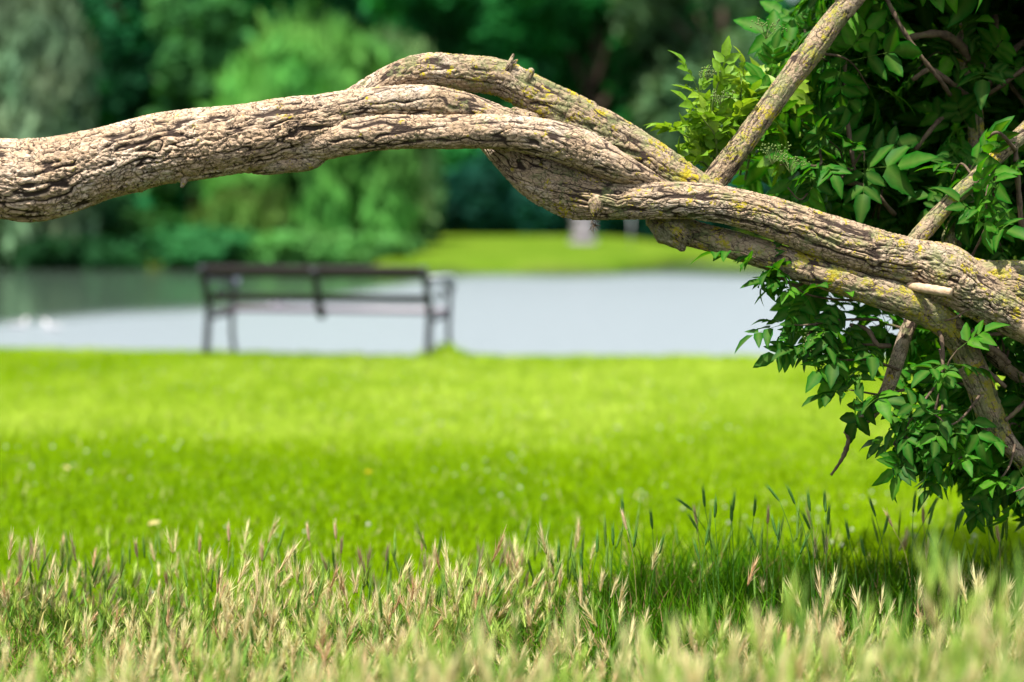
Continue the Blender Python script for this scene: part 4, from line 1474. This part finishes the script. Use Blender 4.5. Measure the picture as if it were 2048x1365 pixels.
# dangling dark moss tuft under the twist
def moss():
    r = np.random.default_rng(3)
    Vs, Fs, off = [], [], 0
    for k in range(16):
        st = np.array(P(1187 + r.normal(0, 3), 438 + r.uniform(0, 18), 5.96))
        e = st + np.array([r.normal(0, 0.009), r.normal(0, 0.008), -r.uniform(0.004, 0.02)])
        V, F = tube([st - EO, (st + e) / 2 - EO + r.normal(0, 0.002, 3), e - EO], [0.0010, 0.0009, 0.0006], 3, False)
        Vs.append(V); Fs.append(F + off); off += len(V)
    V, F = tube([np.array(P(1187, 432, 5.96)) - EO, np.array(P(1186, 450, 5.96)) - EO, np.array(P(1188, 470, 5.96)) - EO], [0.0012, 0.001, 0.0006], 3, False)
    Vs.append(V); Fs.append(F + off)
    o = mesh_obj('moss_tuft', np_mesh('moss_tuft', np.concatenate(Vs), np.concatenate(Fs), M['twig'], True), elder)
    o['label'] = 'small dark dried tuft hanging under the twist'


moss()


# ---------------------------------------------------------------- bench
def bx(cx, cy, cz, sx, sy, sz, bev=0.006, rot=None):
    """bevelled box as vertices and faces (chamfered along X edges too), local"""
    hx, hy, hz = sx / 2, sy / 2, sz / 2
    b = min(bev, hx * 0.9, hy * 0.9, hz * 0.9)
    ring = [(-hy + b, -hz), (hy - b, -hz), (hy, -hz + b), (hy, hz - b), (hy - b, hz), (-hy + b, hz), (-hy, hz - b), (-hy, -hz + b)]
    V = []
    for x, k in ((-hx, 0.93), (-hx + b, 1), (hx - b, 1), (hx, 0.93)):
        for y, z in ring:
            V.append([x, y * k, z * k])
    F = []
    for q in range(3):
        for i in range(8):
            j = (i + 1) % 8
            a, c = q * 8, (q + 1) * 8
            F += [[a + i, a + j, c + j], [a + i, c + j, c + i]]
    for i in range(1, 7):
        F += [[0, i + 1, i], [24, 24 + i, 24 + i + 1]]
    V = np.array(V)
    if rot is not None:
        V = V @ np.array(rot.to_matrix()).T
    return V + np.array([cx, cy, cz]), np.array(F)


def put(name, parts, mat, parent, smooth=False, label=None):
    Vs, Fs, off = [], [], 0
    for V, F in parts:
        Vs.append(V); Fs.append(F + off); off += len(V)
    o = mesh_obj(name, np_mesh(name, np.concatenate(Vs), np.concatenate(Fs), mat, smooth), parent)
    if label: o['label'] = label
    return o


from mathutils import Euler
BL = np.array([-2.70, 21.22]); BR = np.array([-0.73, 20.62])
ang = math.atan2(BR[1] - BL[1], BR[0] - BL[0])
BW = float(np.linalg.norm(BR - BL))
ctr = (BL + BR) / 2
bench = empty('park_bench', (ctr[0], ctr[1], 0.0), ang)
tag(bench, 'dark park bench facing the pond at the lawn edge, seen from behind', 'bench')
BZ = min(float(ground_z(*BL)), float(ground_z(*BR)))
bench.location.z = BZ - 0.005
bench.scale = (1, 1.22, 1)
# local: x along the bench, y forward (towards the pond), z up
for s in (-1, 1):
    x = s * BW / 2
    fr = []
    pt = lambda pts, r_: tube(catmull(pts, 5), np.full((len(pts) - 1) * 5 + 1, r_), 8)
    post = put('back_leg', [pt([(x, 0.02, 0.0), (x, 0.05, 0.22), (x, 0.07, 0.42), (x, 0.02, 0.60), (x, -0.05, 0.79)], 0.033)], M['iron'], bench, True)
    leg = put('front_leg', [pt([(x, 0.53, 0.0), (x, 0.49, 0.18), (x, 0.50, 0.36), (x, 0.52, 0.50), (x, 0.50, 0.61)], 0.023)], M['iron'], bench, True)
    put('armrest', [pt([(x, 0.0, 0.655), (x, 0.15, 0.68), (x, 0.35, 0.665), (x, 0.50, 0.635), (x, 0.565, 0.595), (x, 0.53, 0.56)], 0.027), ], M['iron'], bench, True)
    put('arm_pad', [bx(x, 0.32, 0.700, 0.085, 0.40, 0.030, 0.01), tube([(x - 0.03, 0.535, 0.66), (x, 0.535, 0.66), (x + 0.03, 0.535, 0.66)], [0.05, 0.055, 0.05], 12)], M['arm_glint'], bench, False)
    put('seat_bracket', [pt([(x, 0.05, 0.33), (x, 0.28, 0.345), (x, 0.52, 0.36)], 0.022)], M['iron'], bench, True)
    # scroll under the arm
    sp = [(x, 0.30 + (0.085 - 0.010 * k) * math.cos(k * 0.8), 0.52 + (0.085 - 0.010 * k) * math.sin(k * 0.8)) for k in range(8)]
    put('scroll', [pt(sp, 0.013)], M['iron'], bench, True)
put('middle_support', [tube(catmull([(0.02, 0.12, 0.355), (0.02, 0.085, 0.39), (0.02, 0.055, 0.46), (0.02, 0.02, 0.60), (0.02, -0.045, 0.775)], 5), np.full(21, 0.036), 8)], M['iron'], bench, True)
for (yy, zz, hh_) in ((-0.035, 0.748, 0.105), (0.035, 0.515, 0.070)):
    put('back_slat', [bx(0, yy + 0.03, zz, BW + 0.02, 0.03, hh_, 0.008, Euler((R(12), 0, 0)))], M['bench_wood'], bench)
for k in range(5):
    put('seat_slat', [bx(0, 0.12 + k * 0.092, 0.392 + 0.006 * abs(k - 2), BW + 0.02, 0.075, 0.03, 0.006)], M['seat_wood'], bench)
for s in (-1, 1):
    pass


# ---------------------------------------------------------------- gulls on the pond
def ellip(c, r_, n=10, m_=7, taper=0.0):
    V, F = [], []
    for i in range(m_ + 1):
        ph = math.pi * i / m_
        for j in range(n):
            th = 2 * math.pi * j / n
            x = math.cos(ph)
            k = 1 - taper * x
            V.append([c[0] + r_[0] * x, c[1] + r_[1] * math.sin(ph) * math.cos(th) * k, c[2] + r_[2] * math.sin(ph) * math.sin(th) * k])
    for i in range(m_):
        for j in range(n):
            a = i * n + j; b = i * n + (j + 1) % n
            F += [[a, b, b + n], [a, b + n, a + n]]
    return np.array(V), np.array(F)


for (u, v, rz, lab) in ((37, 655, 0.3, 'small white gull floating on the pond at the left edge, alone on the left'), (103, 659, 2.9, 'small white gull floating on the pond, second from the left edge'),
                        (556, 610, 0.8, 'small white gull floating far out, seen through the bench below its back')):
    dep = 1.5 * FPX / (v - 427)
    gx = (u - 1024) / FPX * dep
    gr = empty('gull', (gx, dep, -0.30), rz)
    gr.scale = (0.75, 0.75, 0.75)
    tag(gr, lab, 'bird')
    put('body', [ellip((0, 0, 0.035), (0.15, 0.058, 0.052), taper=0.2), ellip((0.10, 0, 0.085), (0.035, 0.026, 0.055))], M['feather'], gr, True)
    put('head', [ellip((0.125, 0, 0.145), (0.036, 0.027, 0.028))], M['feather'], gr, True)
    put('beak', [ellip((0.172, 0, 0.138), (0.022, 0.006, 0.006), 6, 5)], M['beak'], gr, True)
    for s in (-1, 1):
        put('wing', [ellip((-0.035, s * 0.045, 0.055), (0.135, 0.018, 0.036))], M['greyfeather'], gr, True)
    put('tail', [bx(-0.165, 0, 0.052, 0.07, 0.05, 0.012, 0.003)], M['feather'], gr)


# ---------------------------------------------------------------- far bank furniture
def plinth(u, dep, w_, h_, label):
    x = (u - 1024) / FPX * dep
    z = float(ground_z(x, dep))
    r_ = empty('stone_plinth', (x, dep, z - 0.02), 0.2)
    tag(r_, label, 'plinth')
    put('base', [bx(0, 0, 0.07, w_ * 1.25, w_ * 1.25, 0.14, 0.02)], M['stone'], r_)
    put('shaft', [bx(0, 0, 0.14 + (h_ - 0.24) / 2, w_ * 0.92, w_ * 0.92, h_ - 0.24, 0.02)], M['stone'], r_)
    put('cap', [bx(0, 0, h_ - 0.05, w_ * 1.15, w_ * 1.15, 0.10, 0.03)], M['stone'], r_)


plinth(1165, 76, 0.62, 0.95, 'low pale stone plinth on the far lawn under the twist of the limb')
plinth(1742, 80, 0.60, 1.15, 'pale stone plinth beyond the pond glimpsed between the elder leaves')
px_, py_ = (1262 - 1024) / FPX * 76, 76
pr = empty('marker_post', (px_, py_, float(ground_z(px_, py_))))
tag(pr, 'thin grey post standing on the far lawn right of the stone plinth', 'post')
put('shaft', [tube([(0, 0, -0.1), (0, 0, 0.5), (0, 0, 1.0)], [0.022, 0.022, 0.02], 8)], M['greyfeather'], pr, True)
put('cap', [tube([(0, 0, 1.0), (0, 0, 1.04), (0, 0, 1.06)], [0.027, 0.027, 0.01], 8)], M['greyfeather'], pr, True)


# ---------------------------------------------------------------- trees beyond the pond
def crown_mesh(lobes, n, size, col, seed, hang=0.0, var=0.75, shell=0.55, zmin=0.05):
    """lobes (k,6): centre and radii. quads-as-triangles spread through the outer part of each lobe"""
    r = np.random.default_rng(seed)
    lobes = np.array(lobes, float)
    area = (lobes[:, 3] * lobes[:, 5] + lobes[:, 4] * lobes[:, 5])
    which = r.choice(len(lobes), n, p=area / area.sum())
    L = lobes[which]
    d = r.normal(0, 1, (n, 3))
    d /= np.linalg.norm(d, axis=1)[:, None]
    rad = shell + (1 - shell) * r.random(n) ** 0.7
    lump = 1 + 0.55 * fbm(d * 2.1 + which[:, None] * 7.1, 3, seed)
    p = L[:, :3] + d * L[:, 3:6] * (rad * lump)[:, None]
    if hang > 0:
        p[:, 2] -= hang * r.random(n) ** 2 * (0.4 + 0.6 * vnoise(p[:, [0, 1, 1]] * 0.9, seed + 3) ** 2)
    p[:, 2] = np.maximum(p[:, 2], zmin)
    # one leaf spray: two crossed triangles
    a = r.normal(0, 1, (n, 3)); a[:, 2] *= 0.6
    if hang > 0: a = a * 0.35 + np.array([0, 0, -1.0])
    a /= np.linalg.norm(a, axis=1)[:, None]
    nn = d * 0.9 + r.normal(0, 0.45, (n, 3)) + np.array([0, 0, 0.35])
    b = np.cross(nn, a); b /= np.maximum(np.linalg.norm(b, axis=1), 1e-5)[:, None]
    s = size * r.uniform(0.6, 1.4, n)[:, None]
    wd = 0.55 if hang == 0 else 0.35
    V = np.stack([p - a * s, p + b * s * wd, p + a * s, p - b * s * wd], 1).reshape(-1, 3)
    F = np.array([[0, 1, 2], [0, 2, 3]])[None] + (np.arange(n) * 4)[:, None, None]
    cl = 1 + var * fbm(p * 0.40, 3, seed + 9)[:, None] * 1.6 + r.normal(0, 0.12, (n, 1))
    c = np.array(col)[None] * np.clip(cl, 0.25, 2.2)
    c[:, 0:1] *= 1 + 0.25 * vnoise(p * 0.8, seed + 4)[:, None]
    return np_mesh('crown', V, F.reshape(-1, 3), M['crown'], False, col=np.repeat(np.clip(c, 0.001, 0.6), 4, 0))


def far_tree(name, u, dep, wpx, vtop, col, label, cat='tree', style='round', n=6500, size=0.30, seed=0, vbase=None, group=None, low=0.12):
    x = (u - 1024) / FPX * dep
    z0 = float(ground_z(x, dep))
    if z0 < -0.25: z0 = -0.25
    H = CAM_Z + (427 - vtop) / FPX * dep - z0
    Wd = wpx / FPX * dep
    root = empty(name, (x, dep, z0))
    tag(root, label, cat, group)
    r = np.random.default_rng(seed)
    tr = max(0.12, 0.035 * H)
    lobes = []
    if style == 'shrub':
        k = 7
        for i in range(k):
            a = r.uniform(0, 6.28)
            q = r.uniform(0, 0.34) * Wd
            hz = H * (r.uniform(0.25, 0.62) if H > 2.4 else r.uniform(0.10, 0.55))
            lobes.append([math.cos(a) * q, math.sin(a) * q * 0.8, hz, Wd * r.uniform(0.22, 0.34), Wd * 0.25, H * r.uniform(0.22, 0.36)])
        hang = 0
    elif style == 'willow':
        for i in range(15):
            a = r.uniform(0, 6.28)
            q = math.sqrt(r.random()) * 0.36 * Wd
            hz = H * (0.80 - 0.50 * (q / (0.36 * Wd)) * r.uniform(0.2, 1.0))
            lobes.append([math.cos(a) * q, math.sin(a) * q * 0.8, hz, Wd * r.uniform(0.13, 0.22), Wd * r.uniform(0.13, 0.2), H * r.uniform(0.16, 0.28)])
        for i in range(9):
            a = i * 0.7
            lobes.append([math.cos(a) * Wd * 0.36, math.sin(a) * Wd * 0.3, H * r.uniform(0.16, 0.30), Wd * 0.12, Wd * 0.1, H * 0.22])
        hang = H * 0.16
    else:
        for i in range(18):
            a = r.uniform(0, 6.28)
            q = math.sqrt(r.random()) * 0.38 * Wd
            hz = H * r.uniform(low + 0.10, 0.88)
            lobes.append([math.cos(a) * q, math.sin(a) * q * 0.8, hz, Wd * r.uniform(0.14, 0.24), Wd * r.uniform(0.14, 0.22), H * r.uniform(0.08, 0.16)])
        hang = 0
    cr = crown_mesh(lobes, n, size, col, seed, hang, zmin=(-0.28 - z0) if u < 800 and dep < 75 else 0.05)
    mesh_obj('crown', cr, root)
    if style == 'shrub':
        Vs, Fs, off = [], [], 0
        for q in range(4):
            a = q * 1.6
            V, F = tube([(0.1 * math.cos(a), 0.1 * math.sin(a), -0.1), (0.3 * math.cos(a), 0.3 * math.sin(a), H * 0.4), (0.5 * math.cos(a), 0.5 * math.sin(a), H * 0.7)], [0.06, 0.04, 0.02], 6)
            Vs.append(V); Fs.append(F + off); off += len(V)
        mesh_obj('stem', np_mesh('stem', np.concatenate(Vs), np.concatenate(Fs), M['trunk'], True), root)
    else:
        Vs, Fs, off = [], [], 0
        V, F = tube(catmull([(0, 0, -0.3), (0.1, 0, H * 0.15), (-0.1, 0.1, H * 0.4), (0.1, 0, H * 0.75)], 4), np.linspace(tr, tr * 0.3, 13), 9)
        Vs.append(V); Fs.append(F); off = len(V)
        for q in range(6):
            a = q * 1.05 + r.uniform(-0.3, 0.3)
            z1 = H * r.uniform(0.22, 0.5)
            e = (math.cos(a) * Wd * 0.3, math.sin(a) * Wd * 0.25, z1 + H * 0.25)
            V, F = tube(catmull([(0, 0, z1), (e[0] * 0.5, e[1] * 0.5, z1 + H * 0.16), e], 4), np.linspace(tr * 0.45, tr * 0.1, 9), 6)
            Vs.append(V); Fs.append(F + off); off += len(V)
        mesh_obj('trunk', np_mesh('trunk', np.concatenate(Vs), np.concatenate(Fs), M['trunk'], True), root)
    return root


G_dark = (0.007, 0.075, 0.024)
G_mid = (0.014, 0.135, 0.026)
G_wil = (0.075, 0.225, 0.040)
G_grey = (0.120, 0.200, 0.110)
far_tree('willow_tree', 40, 66, 340, -150, G_grey, 'pale grey-green willow hanging over the left end of the pond', style='willow', n=9000, size=0.27, seed=1)
far_tree('willow_tree', 625, 69, 470, 20, G_wil, 'broad light green willow drooping to the water behind the bench', style='willow', n=11000, size=0.27, seed=2)
far_tree('broadleaf_tree', 300, 79, 420, -170, G_dark, 'dark green tree in the gap between the two willows', n=8000, seed=3, low=0.0)
far_tree('broadleaf_tree', 500, 84, 430, -170, G_mid, 'tall mid green tree rising behind the light green willow', n=8000, seed=4)
far_tree('young_willow', 480, 66.5, 190, 370, (0.13, 0.27, 0.05), 'small yellow-green willow at the foot of the light green willow', style='willow', n=3000, size=0.2, seed=5)
far_tree('willow_tree', 770, 76, 260, 30, (0.095, 0.20, 0.07), 'pale green willow peeping out right of the broad light green one', style='willow', n=5000, size=0.27, seed=15)
far_tree('broadleaf_tree', 385, 75, 250, -40, (0.030, 0.120, 0.030), 'mid green tree pressed against the left side of the light green willow', n=5000, seed=16)
far_tree('broadleaf_tree', 900, 92, 430, -170, G_mid, 'green tree behind the far lawn above the arch of the limb', n=8000, seed=6, low=0.05)
far_tree('broadleaf_tree', 1190, 96, 430, -170, G_mid, 'green tree behind the far lawn above the stone plinth', n=8000, seed=7, low=0.05)
far_tree('broadleaf_tree', 1440, 92, 400, -170, (0.060, 0.130, 0.055), 'greyish green tree behind the young elder shoots', n=8000, seed=8)
far_tree('broadleaf_tree', 1760, 92, 440, -170, G_dark, 'dark tree beyond the pond mostly hidden by the elder leaves', n=6000, seed=9)
far_tree('broadleaf_tree', 2120, 92, 460, -170, G_mid, 'tree beyond the pond at the right, behind the elder crown', n=5000, seed=10)
far_tree('broadleaf_tree', -330, 82, 480, -170, G_dark, 'dark tree standing left of the grey-green willow', n=5000, seed=11)
far_tree('bank_shrub', 165, 70, 220, 330, (0.030, 0.110, 0.040), 'green shrub at the waterside right of the grey-green willow', cat='shrub', style='shrub', n=3000, size=0.22, seed=12)
far_tree('bank_shrub', 300, 68.5, 220, 400, (0.016, 0.085, 0.014), 'dark green shrub at the waterside between the willows', cat='shrub', style='shrub', n=3000, size=0.22, seed=13)
far_tree('bank_shrub', 770, 70, 150, 400, (0.045, 0.15, 0.03), 'green shrub at the right foot of the light green willow', cat='shrub', style='shrub', n=2500, size=0.2, seed=14)
for k, (u_, w_, vt_, lab) in enumerate([(-60, 260, 420, 'low shrub under the grey-green willow at the left edge'), (120, 230, 440, 'low dark shrub overhanging the water under the grey-green willow'),
                                    (395, 200, 440, 'low dark shrub overhanging the water left of the bench back'), (560, 220, 450, 'low shrub overhanging the water behind the left half of the bench'), (700, 200, 455, 'low shrub overhanging the water behind the middle of the bench')]):
    far_tree('bank_shrub', u_, 65.6 if k else 66, w_ * 1.35, vt_, (0.014, 0.080, 0.022) if k < 3 else (0.05, 0.16, 0.035), lab, cat='shrub', style='shrub', n=2600, size=0.2, seed=40 + k, group='low shrubs along the left bank')
DK = (0.006, 0.050, 0.032)
for k, (u, vt, lab) in enumerate([(845, 330, 'dark shrub nearest the willow in the row behind the far lawn'), (965, 290, 'tall dark shrub second from the willow in the row behind the far lawn'),
                                  (1085, 310, 'dark shrub left of the stone plinth behind the far lawn'), (1205, 330, 'dark shrub directly behind the stone plinth'),
                                  (1325, 310, 'dark shrub behind the thin grey post'), (1440, 300, 'dark shrub right of the thin grey post, below the elder shoots'), (1570, 310, 'dark shrub seen through the elder leaves at the far lawn')]):
    far_tree('dark_shrub', u, 87, 190, vt, DK, lab, cat='shrub', style='shrub', n=4200, size=0.24, seed=20 + k, group='dark shrubs behind the far lawn')


def wood():
    N = 42000
    r = np.random.default_rng(91)
    x = r.uniform(-75, 75, N)
    y = 104 + r.random(N) * 8 + 3 * np.sin(x * 0.2)
    top = 12 + 1.5 * vnoise(np.stack([x * 0.15, y * 0, y * 0], 1), 3)
    z = r.random(N) ** 0.85 * top
    p = np.stack([x, y, z], 1)
    a = r.normal(0, 1, (N, 3)); a /= np.linalg.norm(a, axis=1)[:, None]
    b = np.cross(a, r.normal(0, 1, (N, 3))); b /= np.linalg.norm(b, axis=1)[:, None]
    s = r.uniform(0.5, 1.1, N)[:, None]
    V = np.stack([p - a * s, p + b * s * 0.6, p + a * s, p - b * s * 0.6], 1).reshape(-1, 3)
    F = (np.array([[0, 1, 2], [0, 2, 3]])[None] + (np.arange(N) * 4)[:, None, None]).reshape(-1, 3)
    c = np.array([0.008, 0.065, 0.022]) * (1 + 0.9 * fbm(p * 0.3, 3, 6)[:, None])
    o = mesh_obj('wood', np_mesh('wood', V, F, M['crown'], False, col=np.repeat(c, 4, 0)))
    tag(o, 'far-off dark wood closing the view behind the park trees', 'wood', kind='stuff')


wood()

# ---------------------------------------------------------------- small things on the lawn
def lawn_leaf(u, v, rz, lab):
    dep = CAM_Z * FPX / (v - 427)
    x = (u - 1024) / FPX * dep
    V, F, rb = leaflet(0.05, 0.014, 5, 0.3, 0.1, np.zeros(3), np.array([1, 0, 0.35]), np.array([0, 0, 1.]))
    o = mesh_obj('fallen_leaf', np_mesh('fallen_leaf', V, F, M['dryleaf'], True))
    o.location = (x, dep, float(ground_z(x, dep)) + 0.035)
    o.rotation_euler = (0.3, 0, rz)
    tag(o, lab, 'leaf', 'fallen leaves on the lawn')


lawn_leaf(292, 1075, 0.4, 'pale dry leaf lying on the lawn just behind the straw barley at left')
lawn_leaf(130, 968, 1.9, 'pale dry leaf lying on the lawn near the left edge')
lawn_leaf(243, 972, 2.8, 'pale dry leaf on the lawn right of the one near the left edge')
lawn_leaf(722, 1062, 3.6, 'brown dry leaf lying on the lawn below the dandelion')

dep = CAM_Z * FPX / (985 - 427)
x = (735 - 1024) / FPX * dep
dn = empty('dandelion', (x, dep, float(ground_z(x, dep))))
dn.scale = (1.3, 1.3, 1.3)
tag(dn, 'single yellow dandelion flower on the lawn below the bench', 'flower')
put('stem', [tube([(0, 0, 0), (0.003, 0, 0.03), (0, 0, 0.062)], [0.0018, 0.0018, 0.0018], 6)], M['shoot'], dn, True)
pet = []
for k in range(22):
    a = k * 2.4
    rr_ = 0.016 * (0.5 + 0.5 * (k % 3) / 2)
    d_ = np.array([math.cos(a), math.sin(a), 0.5 - 0.25 * (k % 3)])
    V, F = ribbon([(0, 0, 0.062), d_ * rr_ * 0.6 + [0, 0, 0.064], d_ * rr_ * 1.2 + [0, 0, 0.064]], 0.0028, a + 1.57)
    pet.append((V, F))
put('flower_head', pet, M['petal'], dn)
print('TRIS', sum(len(o.data.loops) - 2 * len(o.data.polygons) for o in sc.objects if o.type == 'MESH'))
